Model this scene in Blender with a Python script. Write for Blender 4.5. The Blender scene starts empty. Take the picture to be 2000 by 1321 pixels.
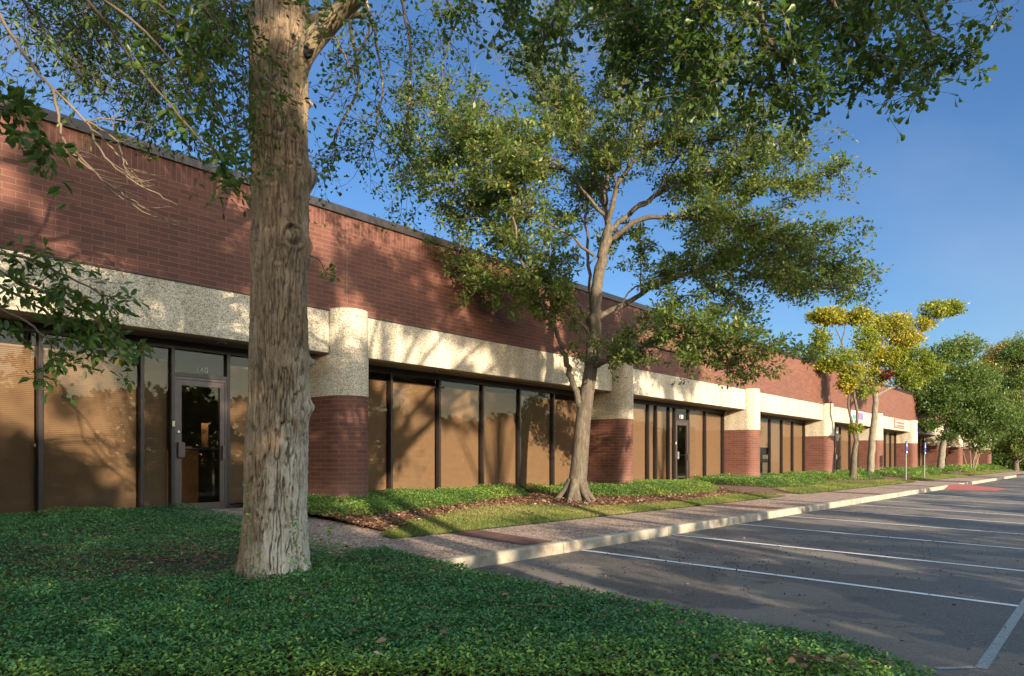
import bpy, bmesh, math, random
import numpy as np
from mathutils import Vector, Matrix

rnd = random.Random(7)
rng = np.random.default_rng(11)
C = bpy.context.scene.collection
R = math.radians

# ------------------------------------------------------------------ camera
F = 1450.0                      # focal length in pixels of the 2000 px wide photograph
TH = math.atan(1182 / F)        # angle between the view axis and the long wall
CT, ST = math.cos(TH), math.sin(TH)
CAMZ = 1.27
cam = bpy.data.cameras.new("camera")
camo = bpy.data.objects.new("camera", cam)
C.objects.link(camo)
bpy.context.scene.camera = camo
cam.sensor_width = 36
cam.lens = 36 * F / 2000
cam.clip_end = 2000
cam.clip_start = 0.05
camo.location = (0, 0, CAMZ)
camo.rotation_euler = (R(90), 0, TH - R(90))
cam.shift_y = (899 - 660.5) / 2000

# ------------------------------------------------------------------ sun, sky, exposure
SUN_DIR = Vector((0.40, 1.0, -0.29)).normalized()      # the way the light travels
SUN_EL = math.asin(-SUN_DIR.z)
world = bpy.data.worlds.new("World")
bpy.context.scene.world = world
world.use_nodes = True
wn = world.node_tree.nodes
wl = world.node_tree.links
sky = wn.new("ShaderNodeTexSky")
sky.sky_type = 'NISHITA'
sky.sun_disc = False
sky.sun_elevation = SUN_EL
sky.sun_rotation = math.atan2(-SUN_DIR.x, -SUN_DIR.y)
sky.altitude = 0
sky.air_density = 1.0
sky.dust_density = 0.3
sky.ozone_density = 2.5
# sky tint: dimmed opposite the sun, boosted around and above it as added fill
hs = wn.new("ShaderNodeHueSaturation")
hs.inputs["Saturation"].default_value = 1.08
wl.new(sky.outputs[0], hs.inputs["Color"])
tc = wn.new("ShaderNodeTexCoord")
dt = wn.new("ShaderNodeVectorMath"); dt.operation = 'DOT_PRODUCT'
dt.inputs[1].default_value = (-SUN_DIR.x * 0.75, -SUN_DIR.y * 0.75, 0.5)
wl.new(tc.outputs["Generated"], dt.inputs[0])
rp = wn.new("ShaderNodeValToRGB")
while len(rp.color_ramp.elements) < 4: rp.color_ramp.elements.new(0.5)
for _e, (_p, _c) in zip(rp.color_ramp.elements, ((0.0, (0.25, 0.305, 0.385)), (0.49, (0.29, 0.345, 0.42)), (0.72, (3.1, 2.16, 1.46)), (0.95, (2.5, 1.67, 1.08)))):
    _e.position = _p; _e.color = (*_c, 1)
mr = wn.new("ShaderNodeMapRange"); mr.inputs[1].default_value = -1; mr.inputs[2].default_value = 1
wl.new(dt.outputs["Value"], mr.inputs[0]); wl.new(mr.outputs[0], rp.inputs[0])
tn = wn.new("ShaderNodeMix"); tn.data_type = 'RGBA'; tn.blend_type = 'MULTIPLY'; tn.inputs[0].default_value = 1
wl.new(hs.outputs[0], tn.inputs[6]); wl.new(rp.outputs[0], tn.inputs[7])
wm = wn.new("ShaderNodeMapping"); wm.inputs["Rotation"].default_value = (0.3, 0.5, 0.2); wm.inputs["Scale"].default_value = (1.0, 2.6, 4.5)
wl.new(tc.outputs["Generated"], wm.inputs[0])
wz = wn.new("ShaderNodeTexNoise"); wz.inputs["Scale"].default_value = 1.3; wz.inputs["Detail"].default_value = 5; wl.new(wm.outputs[0], wz.inputs["Vector"])
wr_ = wn.new("ShaderNodeMapRange"); wr_.inputs[1].default_value = 0.45; wr_.inputs[2].default_value = 0.8; wr_.inputs[4].default_value = 0.16; wl.new(wz.outputs[0], wr_.inputs[0])
hz = wn.new("ShaderNodeMix"); hz.data_type = 'RGBA'; hz.inputs[7].default_value = (1.9, 2.0, 2.1, 1)
wl.new(wr_.outputs[0], hz.inputs[0]); wl.new(tn.outputs[2], hz.inputs[6])
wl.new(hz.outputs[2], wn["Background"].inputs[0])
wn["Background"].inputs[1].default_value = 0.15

sun = bpy.data.lights.new("sun", 'SUN')
sun.energy = 4.6
sun.angle = R(0.5)
sun.color = (1.0, 0.81, 0.58)
suno = bpy.data.objects.new("sun", sun)
C.objects.link(suno)
suno.rotation_euler = SUN_DIR.to_track_quat('-Z', 'Y').to_euler()
suno.location = (-10, -30, 20)

sc = bpy.context.scene
sc.view_settings.view_transform = 'Standard'
sc.view_settings.look = 'None'
sc.view_settings.exposure = 1.5
sc.view_settings.gamma = 1
sc.cycles.max_bounces = 8
sc.cycles.diffuse_bounces = 4
sc.cycles.transparent_max_bounces = 8
sc.cycles.use_denoising = True
sc.cycles.caustics_reflective = False
sc.cycles.caustics_refractive = False


# ------------------------------------------------------------------ coordinates
# world: X runs along the building, Y towards it, camera above the origin
def W(px, py, Z):
    a = (px - 1000) / F
    return Vector((Z * (CT + a * ST), Z * (ST - a * CT), CAMZ + Z * (899 - py) / F))


def onY(px, py, Y):
    a = (px - 1000) / F
    return W(px, py, Y / (ST - a * CT))


# ------------------------------------------------------------------ object helpers
def tag(o, label=None, cat=None, group=None, kind=None):
    if label: o["label"] = label
    if cat: o["category"] = cat
    if group: o["group"] = group
    if kind: o["kind"] = kind
    return o


def empty(name, loc, label, cat, group=None):
    o = bpy.data.objects.new(name, None)
    o.location = loc
    C.objects.link(o)
    return tag(o, label, cat, group)


def link(name, me, mat=None, parent=None, smooth=False):
    o = bpy.data.objects.new(name, me)
    C.objects.link(o)
    if mat is not None:
        for m in (mat if isinstance(mat, (list, tuple)) else [mat]):
            me.materials.append(m)
    if smooth:
        me.polygons.foreach_set("use_smooth", [True] * len(me.polygons))
    if parent is not None:
        o.parent = parent
        # everything is modelled in world coordinates: move the mesh back by the parent's place
        p, off = parent, Vector((0, 0, 0))
        while p is not None:
            off += p.location
            p = p.parent
        me.transform(Matrix.Translation(-off))
    return o


class MB:
    """collects boxes, tubes and faces into one mesh"""
    def __init__(s):
        s.v, s.f, s.uv = [], [], []

    def face(s, pts, uvs=None):
        b = len(s.v)
        s.v += [tuple(p) for p in pts]
        s.f.append(tuple(range(b, b + len(pts))))
        s.uv.append(uvs if uvs else [(0, 0)] * len(pts))

    def box(s, x0, x1, y0, y1, z0, z1, bev=0.0):
        P = [(x0, y0, z0), (x1, y0, z0), (x1, y1, z0), (x0, y1, z0), (x0, y0, z1), (x1, y0, z1), (x1, y1, z1), (x0, y1, z1)]
        for q in ((0, 1, 5, 4), (1, 2, 6, 5), (2, 3, 7, 6), (3, 0, 4, 7), (4, 5, 6, 7), (3, 2, 1, 0)):
            pts = [P[i] for i in q]
            if q in ((0, 1, 5, 4), (2, 3, 7, 6)): uv = [(p[0], p[2]) for p in pts]
            elif q in ((1, 2, 6, 5), (3, 0, 4, 7)): uv = [(p[1], p[2]) for p in pts]
            else: uv = [(p[0], p[1]) for p in pts]
            s.face(pts, uv)

    def tube(s, pts, radii, n=6, cap=True):
        pts = [Vector(p) for p in pts]
        rings = []
        prev = None
        for i, p in enumerate(pts):
            d = (pts[min(i + 1, len(pts) - 1)] - pts[max(i - 1, 0)])
            if d.length < 1e-9: d = Vector((0, 0, 1))
            d.normalize()
            if prev is None:
                prev = d.orthogonal().normalized()
            u = (prev - d * prev.dot(d))
            u = u.normalized() if u.length > 1e-6 else d.orthogonal().normalized()
            prev = u
            w = d.cross(u)
            r = radii[i] if hasattr(radii, '__len__') else radii
            b = len(s.v)
            for k in range(n):
                a = 2 * math.pi * k / n
                q = p + (u * math.cos(a) + w * math.sin(a)) * r
                s.v.append((q.x, q.y, q.z))
            rings.append(b)
        for i in range(len(rings) - 1):
            a, b = rings[i], rings[i + 1]
            for k in range(n):
                k2 = (k + 1) % n
                s.f.append((a + k, a + k2, b + k2, b + k))
                s.uv.append([(0, 0)] * 4)
        if cap:
            s.f.append(tuple(rings[0] + k for k in reversed(range(n)))); s.uv.append([(0, 0)] * n)
            s.f.append(tuple(rings[-1] + k for k in range(n))); s.uv.append([(0, 0)] * n)

    def build(s, name, mat, parent=None, smooth=False, bevel=0.0, merge=False):
        me = bpy.data.meshes.new(name)
        me.from_pydata(s.v, [], s.f)
        uvl = me.uv_layers.new(name="UVMap")
        flat = [c for f in s.uv for p in f for c in p]
        uvl.data.foreach_set("uv", flat)
        me.update()
        if merge or bevel:
            bm = bmesh.new(); bm.from_mesh(me)
            bmesh.ops.remove_doubles(bm, verts=bm.verts, dist=1e-5)
            if bevel:
                bmesh.ops.bevel(bm, geom=[e for e in bm.edges if e.calc_face_angle(0) > 0.5], offset=bevel, segments=2, affect='EDGES', profile=0.5)
            bm.to_mesh(me); bm.free()
        return link(name, me, mat, parent, smooth)


def hashn(i, j, k, seed):
    h = (i.astype(np.int64) * 374761393 + j.astype(np.int64) * 668265263 + k.astype(np.int64) * 2147483647 + seed * 974711) & 0xffffffff
    h = ((h ^ (h >> 13)) * 1274126177) & 0xffffffff
    h = ((h ^ (h >> 16)) * 2246822519) & 0xffffffff
    h = h ^ (h >> 15)
    return (h & 0xffffff) / float(0xffffff) * 2 - 1


def vnoise(x, y, z, seed=0):
    x, y, z = np.broadcast_arrays(np.asarray(x, float), np.asarray(y, float), np.asarray(z, float))
    i, j, k = np.floor(x).astype(int), np.floor(y).astype(int), np.floor(z).astype(int)
    u, v, w = x - i, y - j, z - k
    u, v, w = u * u * (3 - 2 * u), v * v * (3 - 2 * v), w * w * (3 - 2 * w)
    r = 0
    for a in (0, 1):
        for b in (0, 1):
            for c in (0, 1):
                r = r + (u if a else 1 - u) * (v if b else 1 - v) * (w if c else 1 - w) * hashn(i + a, j + b, k + c, seed)
    return r


def fbm(x, y, z, seed=0, o=3):
    r, a = 0, 1.0
    for q in range(o):
        r = r + a * vnoise(x * 2 ** q, y * 2 ** q, z * 2 ** q, seed + q)
        a *= 0.5
    return r


def fast_mesh(name, verts, quads, tint=None):
    """verts (N,3), quads (M,4) as numpy arrays"""
    me = bpy.data.meshes.new(name)
    me.vertices.add(len(verts))
    me.vertices.foreach_set("co", np.ascontiguousarray(verts, dtype=np.float32).ravel())
    me.loops.add(quads.size)
    me.loops.foreach_set("vertex_index", np.ascontiguousarray(quads, dtype=np.int32).ravel())
    me.polygons.add(len(quads))
    me.polygons.foreach_set("loop_start", np.arange(0, quads.size, quads.shape[1], dtype=np.int32))
    me.update(calc_edges=True)
    if tint is not None:
        at = me.attributes.new("tint", 'FLOAT', 'FACE')
        at.data.foreach_set("value", np.ascontiguousarray(tint, dtype=np.float32))
    return me


def norm(a):
    return a / np.maximum(np.linalg.norm(a, axis=1, keepdims=True), 1e-9)


def leaf_arrays(pos, d, nrm, L, wr=0.5, kind='o'):
    """kind 'q' one rhombus, 'o' leaf of two quads folded at the midrib, wide end at the tip, 'e' the same but elliptic"""
    d = norm(d)
    s = norm(np.cross(d, nrm))
    n = np.cross(s, d)
    L = L[:, None]
    if kind == 'q':
        v = np.stack([pos, pos + d * L * 0.55 + s * L * wr * 0.5, pos + d * L, pos + d * L * 0.5 - s * L * wr * 0.5], 1)
        N = len(pos)
        f = np.arange(N * 4).reshape(N, 4)
        return v.reshape(-1, 3), f, 1
    if kind == 's':
        N = len(pos)
        o = [pos, pos + d * L * .62]
        for sg in (1, -1):
            o += [pos + d * L * .42 + sg * s * L * wr * .16 + n * L * .04, pos + d * L * .78 + sg * s * L * wr * .5 + n * L * .10, pos + d * L * .97 + sg * s * L * wr * .34 + n * L * .05]
        o.append(pos + d * L * .96 - n * L * .03)
        v = np.stack(o, 1)
        base = (np.arange(N) * 9)[:, None]
        f = np.concatenate([base + np.array([q]) for q in ([0, 2, 3, 1], [1, 3, 4, 8], [0, 1, 6, 5], [1, 8, 7, 6])], 1).reshape(-1, 4)
        return v.reshape(-1, 3), f, 4
    if kind == 'o':
        a, b, wa, wb = 0.45, 0.86, 0.22, 0.5
    else:
        a, b, wa, wb = 0.3, 0.7, 0.42, 0.42
    up = 0.10
    v = np.stack([pos,
                  pos + d * L * a + s * L * wr * wa + n * L * up * .5, pos + d * L * b + s * L * wr * wb + n * L * up,
                  pos + d * L - n * L * 0.06,
                  pos + d * L * b - s * L * wr * wb + n * L * up, pos + d * L * a - s * L * wr * wa + n * L * up * .5], 1)
    N = len(pos)
    base = (np.arange(N) * 6)[:, None]
    f = np.concatenate([base + np.array([[0, 1, 2, 3]]), base + np.array([[0, 3, 4, 5]])], 1).reshape(-1, 4)
    return v.reshape(-1, 3), f, 2


# ------------------------------------------------------------------ materials
def mat(name):
    m = bpy.data.materials.new(name)
    m.use_nodes = True
    n, l = m.node_tree.nodes, m.node_tree.links
    return m, n, l, n["Principled BSDF"]


def nd(n, t, **kw):
    x = n.new(t)
    for k, v in kw.items():
        if k.startswith("i_"): x.inputs[k[2:].replace("_", " ")].default_value = v
        else: setattr(x, k, v)
    return x


def ramp(n, l, src, stops):
    r = n.new("ShaderNodeValToRGB")
    e = r.color_ramp.elements
    while len(e) < len(stops): e.new(0.5)
    for k, (p, c) in enumerate(stops):
        e[k].position = p
        e[k].color = (*c, 1) if len(c) == 3 else c
    l.new(src, r.inputs[0])
    return r


def mixc(n, l, fac, a, b, mode='MIX'):
    x = n.new("ShaderNodeMix"); x.data_type = 'RGBA'; x.blend_type = mode
    for s, i in ((fac, 0), (a, 6), (b, 7)):
        if isinstance(s, (int, float)): x.inputs[i].default_value = s
        elif isinstance(s, tuple): x.inputs[i].default_value = (*s, 1)
        else: l.new(s, x.inputs[i])
    return x.outputs[2]


def bump(n, l, h, bsdf, strength=0.5, dist=0.01, prev=None):
    b = n.new("ShaderNodeBump"); b.inputs["Strength"].default_value = strength; b.inputs["Distance"].default_value = dist
    l.new(h, b.inputs["Height"])
    if prev is not None: l.new(prev.outputs[0], b.inputs["Normal"])
    l.new(b.outputs[0], bsdf.inputs["Normal"])
    return b


def coord(n, l, kind="Object", scale=(1, 1, 1)):
    t = n.new("ShaderNodeTexCoord")
    mp = n.new("ShaderNodeMapping"); mp.inputs["Scale"].default_value = scale
    l.new(t.outputs[kind], mp.inputs[0])
    return mp.outputs[0]


def noise(n, l, vec, scale, detail=4, rough=0.55):
    x = n.new("ShaderNodeTexNoise"); x.inputs["Scale"].default_value = scale; x.inputs["Detail"].default_value = detail; x.inputs["Roughness"].default_value = rough
    l.new(vec, x.inputs["Vector"])
    return x.outputs[0]


def simple(name, col, rough=0.6, metal=0.0, var=0.15, vs=8.0, bs=0.15):
    m, n, l, b = mat(name)
    v = coord(n, l)
    nz = noise(n, l, v, vs)
    lo = tuple(c * (1 - var) for c in col); hi = tuple(min(1, c * (1 + var)) for c in col)
    r = ramp(n, l, nz, [(0.3, lo), (0.7, hi)])
    l.new(r.outputs[0], b.inputs["Base Color"])
    b.inputs["Roughness"].default_value = rough
    b.inputs["Metallic"].default_value = metal
    if bs: bump(n, l, noise(n, l, v, vs * 12), b, bs, 0.002)
    return m


def brick_mat(name, soldier=False, bloom=0.0):
    m, n, l, b = mat(name)
    uv = coord(n, l, "UV")
    br = n.new("ShaderNodeTexBrick")
    l.new(uv, br.inputs["Vector"])
    br.offset = 0.0 if soldier else 0.5
    br.inputs["Color1"].default_value = (0.082, 0.030, 0.021, 1)
    br.inputs["Color2"].default_value = (0.122, 0.045, 0.030, 1)
    br.inputs["Mortar"].default_value = (0.19, 0.11, 0.076, 1)
    br.inputs["Scale"].default_value = 1
    br.inputs["Mortar Size"].default_value = 0.0036
    br.inputs["Mortar Smooth"].default_value = 0.2
    br.inputs["Bias"].default_value = 0.0
    br.inputs["Brick Width"].default_value = 0.0813 if soldier else 0.305
    br.inputs["Row Height"].default_value = 0.32 if soldier else 0.0813
    ob = coord(n, l)
    big = noise(n, l, ob, 0.7, 5)
    fine = noise(n, l, ob, 60, 5, 0.7)
    c = mixc(n, l, 0.55, br.outputs[0], ramp(n, l, fine, [(0.25, (0.30, 0.30, 0.30)), (0.75, (0.75, 0.72, 0.72))]).outputs[0], 'OVERLAY')
    c = mixc(n, l, 0.35, c, ramp(n, l, big, [(0.3, (0.36, 0.36, 0.38)), (0.7, (0.62, 0.6, 0.6))]).outputs[0], 'OVERLAY')
    if bloom:
        sep = n.new("ShaderNodeSeparateXYZ"); l.new(ob, sep.inputs[0])
        mr = n.new("ShaderNodeMapRange"); mr.inputs[1].default_value = -0.2; mr.inputs[2].default_value = 1.1; mr.inputs[3].default_value = 0.55; mr.inputs[4].default_value = 0
        l.new(sep.outputs[2], mr.inputs[0])
        mu = n.new("ShaderNodeMath"); mu.operation = 'MULTIPLY'; l.new(mr.outputs[0], mu.inputs[0]); l.new(noise(n, l, ob, 1.7, 5), mu.inputs[1])
        c = mixc(n, l, mu.outputs[0], c, (0.42, 0.27, 0.23))
    l.new(c, b.inputs["Base Color"])
    b.inputs["Roughness"].default_value = 0.8
    inv = n.new("ShaderNodeMath"); inv.operation = 'SUBTRACT'; inv.inputs[0].default_value = 1; l.new(br.outputs["Fac"], inv.inputs[1])
    b1 = bump(n, l, inv.outputs[0], b, 0.6, 0.006)
    bump(n, l, fine, b, 0.25, 0.003, b1)
    return m


def aggregate(name, cols, scale, rough=0.85, bs=0.6, dist=0.004, stain=0.25):
    """exposed aggregate: cells of differently coloured pebbles"""
    m, n, l, b = mat(name)
    v = coord(n, l)
    vo = n.new("ShaderNodeTexVoronoi"); vo.inputs["Scale"].default_value = scale; l.new(v, vo.inputs["Vector"])
    sep = n.new("ShaderNodeSeparateColor"); l.new(vo.outputs["Color"], sep.inputs[0])
    k = len(cols)
    r = ramp(n, l, sep.outputs[0], [(i / (k - 1) * 0.96 + 0.02, c) for i, c in enumerate(cols)])
    big = noise(n, l, v, 0.9, 6)
    c = mixc(n, l, stain, r.outputs[0], ramp(n, l, big, [(0.3, (0.3, 0.3, 0.3)), (0.7, (0.68, 0.67, 0.66))]).outputs[0], 'OVERLAY')
    st = noise(n, l, coord(n, l, "Object", (3.5, 3.5, 0.35)), 1.0, 5)
    c = mixc(n, l, stain * 1.7, c, ramp(n, l, st, [(0.34, (0.27, 0.265, 0.25)), (0.6, (0.56, 0.555, 0.55))]).outputs[0], 'OVERLAY')
    l.new(c, b.inputs["Base Color"])
    b.inputs["Roughness"].default_value = rough
    inv = n.new("ShaderNodeMath"); inv.operation = 'SUBTRACT'; inv.inputs[0].default_value = 1; l.new(vo.outputs["Distance"], inv.inputs[1])
    bump(n, l, inv.outputs[0], b, bs, dist)
    return m


def leaf_mat(name, stops, trans=0.35, rough=0.42, tcol=(0.20, 0.30, 0.04)):
    m, n, l, b = mat(name)
    at = n.new("ShaderNodeAttribute"); at.attribute_name = "tint"
    r = ramp(n, l, at.outputs["Fac"], stops)
    l.new(r.outputs[0], b.inputs["Base Color"])
    b.inputs["Roughness"].default_value = rough
    b.inputs["Specular IOR Level"].default_value = 0.35
    tr = n.new("ShaderNodeBsdfTranslucent")
    tc = mixc(n, l, 0.6, r.outputs[0], tcol)
    l.new(tc, tr.inputs[0])
    mx = n.new("ShaderNodeMixShader"); mx.inputs[0].default_value = trans
    l.new(b.outputs[0], mx.inputs[1]); l.new(tr.outputs[0], mx.inputs[2])
    l.new(mx.outputs[0], n["Material Output"].inputs[0])
    return m


def bark_mat(name, cols, sc_=1.0, lichen=None):
    m, n, l, b = mat(name)
    v = coord(n, l, "Object", (1, 1, 0.22))
    v2 = coord(n, l)
    n1 = noise(n, l, v, 22 * sc_, 8, 0.7)
    n2 = noise(n, l, v2, 4 * sc_, 6, 0.6)
    r = ramp(n, l, n1, [(0.28, cols[0]), (0.5, cols[1]), (0.72, cols[2])])
    c = mixc(n, l, 0.5, r.outputs[0], ramp(n, l, n2, [(0.3, (0.32, 0.32, 0.32)), (0.7, (0.66, 0.64, 0.6))]).outputs[0], 'OVERLAY')
    if lichen:
        # pale lichen, strongest on one side of the lower trunk
        sep = n.new("ShaderNodeSeparateXYZ"); l.new(v2, sep.inputs[0])
        ma = n.new("ShaderNodeMath"); ma.operation = 'MULTIPLY_ADD'; l.new(sep.outputs[0], ma.inputs[0]); ma.inputs[1].default_value = 0.5; 
        mb = n.new("ShaderNodeMath"); mb.operation = 'MULTIPLY_ADD'; l.new(sep.outputs[1], mb.inputs[0]); mb.inputs[1].default_value = -1.1; mb.inputs[2].default_value = 0.0
        l.new(mb.outputs[0], ma.inputs[2])
        mz = n.new("ShaderNodeMapRange"); l.new(sep.outputs[2], mz.inputs[0]); mz.inputs[1].default_value = 2.4; mz.inputs[2].default_value = 0.2; mz.inputs[3].default_value = -0.25; mz.inputs[4].default_value = 0.25
        ad = n.new("ShaderNodeMath"); ad.operation = 'ADD'; l.new(ma.outputs[0], ad.inputs[0]); l.new(mz.outputs[0], ad.inputs[1])
        ad2 = n.new("ShaderNodeMath"); ad2.operation = 'ADD'; l.new(ad.outputs[0], ad2.inputs[0]); l.new(noise(n, l, coord(n, l, "Object", (1, 1, 0.4)), 9, 7, 0.7), ad2.inputs[1])
        f = ramp(n, l, ad2.outputs[0], [(0.62, (0, 0, 0)), (0.95, (0.85, 0.85, 0.85))])
        c = mixc(n, l, f.outputs[0], c, lichen)
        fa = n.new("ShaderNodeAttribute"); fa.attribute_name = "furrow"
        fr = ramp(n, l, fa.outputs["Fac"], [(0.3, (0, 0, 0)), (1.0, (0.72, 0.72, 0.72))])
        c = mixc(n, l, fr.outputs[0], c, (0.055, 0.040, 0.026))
    l.new(c, b.inputs["Base Color"])
    b.inputs["Roughness"].default_value = 0.9
    b1 = bump(n, l, n1, b, 0.9, 0.012)
    bump(n, l, noise(n, l, v2, 90, 4, 0.7), b, 0.4, 0.003, b1)
    return m


M = {}
M['brick'] = brick_mat("brick")
M['brick_pier'] = brick_mat("brick_pillar", bloom=1)
M['soldier'] = brick_mat("soldier_brick", soldier=True)
M['agg'] = aggregate("washed_aggregate", [(0.16, 0.14, 0.105), (0.32, 0.275, 0.205), (0.43, 0.38, 0.29), (0.50, 0.45, 0.36), (0.60, 0.56, 0.47)], 75)
M['joint'] = simple("sealant", (0.30, 0.26, 0.22), 0.7)
M['joint_brown'] = simple("brown_sealant", (0.16, 0.105, 0.08), 0.7)
M['joint_dark'] = simple("dark_joint", (0.05, 0.045, 0.04), 0.9)
M['coping'] = simple("bronze_coping", (0.035, 0.027, 0.028), 0.35, 0.3)
M['frame'] = simple("dark_bronze_frame", (0.035, 0.028, 0.028), 0.35, 0.4, bs=0.03)
M['door'] = simple("bronze_door", (0.085, 0.065, 0.062), 0.38, 0.5, bs=0.03)
M['soffit'] = simple("soffit_paint", (0.17, 0.13, 0.105), 0.7)
M['interior'] = simple("interior_paint", (0.10, 0.095, 0.085), 0.8)
M['metal'] = simple("brushed_metal", (0.55, 0.54, 0.52), 0.35, 0.9)
M['galv'] = simple("galvanised_steel", (0.20, 0.205, 0.21), 0.5, 0.4)
M['grey_number'] = simple("frosted_number", (0.36, 0.37, 0.40), 0.5, bs=0)
M['roof'] = simple("roof_membrane", (0.25, 0.24, 0.22), 0.9)
M['white'] = simple("white_lettering", (0.75, 0.76, 0.78), 0.5, bs=0)
M['ivory'] = simple("ivory_plastic", (0.6, 0.52, 0.36), 0.5)
M['tan'] = simple("tan_panel", (0.42, 0.24, 0.11), 0.6)
M['pebble'] = aggregate("pebble_walk", [(0.06, 0.034, 0.025), (0.16, 0.098, 0.072), (0.26, 0.175, 0.135), (0.36, 0.27, 0.215), (0.5, 0.41, 0.34)], 48, bs=0.8, dist=0.008)
M['mat'] = simple("door_mat", (0.02, 0.02, 0.022), 0.95)


def glass_mat():
    m, n, l, b = mat("tinted_glass")
    n.remove(b)
    tr = n.new("ShaderNodeBsdfTransparent"); tr.inputs[0].default_value = (0.84, 0.79, 0.72, 1)
    gl = n.new("ShaderNodeBsdfGlossy"); gl.inputs["Roughness"].default_value = 0.012
    fr = n.new("ShaderNodeFresnel"); fr.inputs[0].default_value = 1.4
    nz = noise(n, l, coord(n, l, "Object", (1, 1, 1)), 0.9, 1)
    bp = n.new("ShaderNodeBump"); bp.inputs["Strength"].default_value = 0.02; bp.inputs["Distance"].default_value = 0.03
    l.new(nz, bp.inputs["Height"]); l.new(bp.outputs[0], gl.inputs["Normal"])
    mx = n.new("ShaderNodeMixShader"); l.new(fr.outputs[0], mx.inputs[0]); l.new(tr.outputs[0], mx.inputs[1]); l.new(gl.outputs[0], mx.inputs[2])
    l.new(mx.outputs[0], n["Material Output"].inputs[0])
    return m


M['glass'] = glass_mat()
M['blind'] = simple("blind_slats", (0.205, 0.143, 0.095), 0.55, var=0.06, bs=0)


def asphalt_mat():
    m, n, l, b = mat("asphalt")
    v = coord(n, l)
    fine = noise(n, l, v, 140, 3, 0.8)
    mid = noise(n, l, v, 1.3, 6, 0.65)
    c = ramp(n, l, fine, [(0.3, (0.038, 0.036, 0.035)), (0.55, (0.066, 0.062, 0.060)), (0.75, (0.16, 0.145, 0.135))]).outputs[0]
    c = mixc(n, l, 0.6, c, ramp(n, l, mid, [(0.3, (0.38, 0.37, 0.37)), (0.7, (0.62, 0.6, 0.58))]).outputs[0], 'OVERLAY')
    # sharp edged darker seal coat patches and paler silt
    w = n.new("ShaderNodeMapping"); w.inputs["Scale"].default_value = (0.33, 0.20, 1); w.inputs["Location"].default_value = (0.4, 2.3, 0.37)
    t = n.new("ShaderNodeTexCoord"); l.new(t.outputs["Object"], w.inputs[0])
    pz = noise(n, l, w.outputs[0], 2.4, 3, 0.5)
    f = ramp(n, l, pz, [(0.5, (0, 0, 0)), (0.513, (1, 1, 1))])
    c = mixc(n, l, f.outputs[0], c, mixc(n, l, 1.0, c, (2.0, 1.86, 1.68), 'MULTIPLY'))
    p2 = noise(n, l, w.outputs[0], 3.1, 5, 0.6)
    f2 = ramp(n, l, p2, [(0.60, (0, 0, 0)), (0.72, (0.7, 0.7, 0.7))])
    c = mixc(n, l, f2.outputs[0], c, (0.035, 0.033, 0.034))
    # stones, hairline cracks and oil drips
    vs = n.new("ShaderNodeTexVoronoi"); vs.inputs["Scale"].default_value = 110; l.new(v, vs.inputs["Vector"])
    ss = n.new("ShaderNodeSeparateColor"); l.new(vs.outputs["Color"], ss.inputs[0])
    c = mixc(n, l, ramp(n, l, ss.outputs[0], [(0.86, (0, 0, 0)), (0.93, (0.6, 0.6, 0.6))]).outputs[0], c, (0.26, 0.235, 0.21))
    wv = n.new("ShaderNodeVectorMath"); wv.operation = 'ADD'
    nc = n.new("ShaderNodeTexNoise"); nc.inputs["Scale"].default_value = 2.2; nc.inputs["Detail"].default_value = 6; l.new(v, nc.inputs["Vector"])
    l.new(v, wv.inputs[0]); l.new(nc.outputs["Color"], wv.inputs[1])
    vc = n.new("ShaderNodeTexVoronoi"); vc.feature = 'DISTANCE_TO_EDGE'; vc.inputs["Scale"].default_value = 0.42; l.new(wv.outputs[0], vc.inputs["Vector"])
    c = mixc(n, l, ramp(n, l, vc.outputs["Distance"], [(0.0, (0.85, 0.85, 0.85)), (0.006, (0, 0, 0))]).outputs[0], c, (0.02, 0.019, 0.018))
    vo = n.new("ShaderNodeTexVoronoi"); vo.inputs["Scale"].default_value = 0.9; l.new(wv.outputs[0], vo.inputs["Vector"])
    c = mixc(n, l, ramp(n, l, vo.outputs["Distance"], [(0.06, (0.65, 0.65, 0.65)), (0.17, (0, 0, 0))]).outputs[0], c, (0.025, 0.024, 0.024))
    l.new(c, b.inputs["Base Color"])
    rr = ramp(n, l, pz, [(0.5, (0.62, 0.62, 0.62)), (0.53, (0.82, 0.82, 0.82))])
    l.new(rr.outputs[0], b.inputs["Roughness"])
    bump(n, l, fine, b, 0.5, 0.004)
    return m


def soil_mat(name, c0, c1, c2, s=30):
    m, n, l, b = mat(name)
    v = coord(n, l)
    a = noise(n, l, v, s, 8, 0.75)
    g = noise(n, l, v, 1.2, 5)
    c = ramp(n, l, a, [(0.3, c0), (0.5, c1), (0.7, c2)]).outputs[0]
    c = mixc(n, l, 0.5, c, ramp(n, l, g, [(0.3, (0.35, 0.35, 0.35)), (0.7, (0.65, 0.65, 0.65))]).outputs[0], 'OVERLAY')
    l.new(c, b.inputs["Base Color"]); b.inputs["Roughness"].default_value = 0.95
    bump(n, l, a, b, 1.0, 0.02)
    return m


def kerb_mat():
    m, n, l, b = mat("kerb_concrete")
    v = coord(n, l)
    a = noise(n, l, v, 3.0, 8, 0.7); f = noise(n, l, v, 120, 4, 0.8)
    c = ramp(n, l, a, [(0.3, (0.15, 0.12, 0.085)), (0.5, (0.29, 0.255, 0.20)), (0.7, (0.39, 0.35, 0.285))]).outputs[0]
    c = mixc(n, l, 0.5, c, ramp(n, l, f, [(0.3, (0.33, 0.33, 0.33)), (0.7, (0.66, 0.66, 0.66))]).outputs[0], 'OVERLAY')
    l.new(c, b.inputs["Base Color"]); b.inputs["Roughness"].default_value = 0.85
    bump(n, l, f, b, 0.4, 0.004)
    return m


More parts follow.
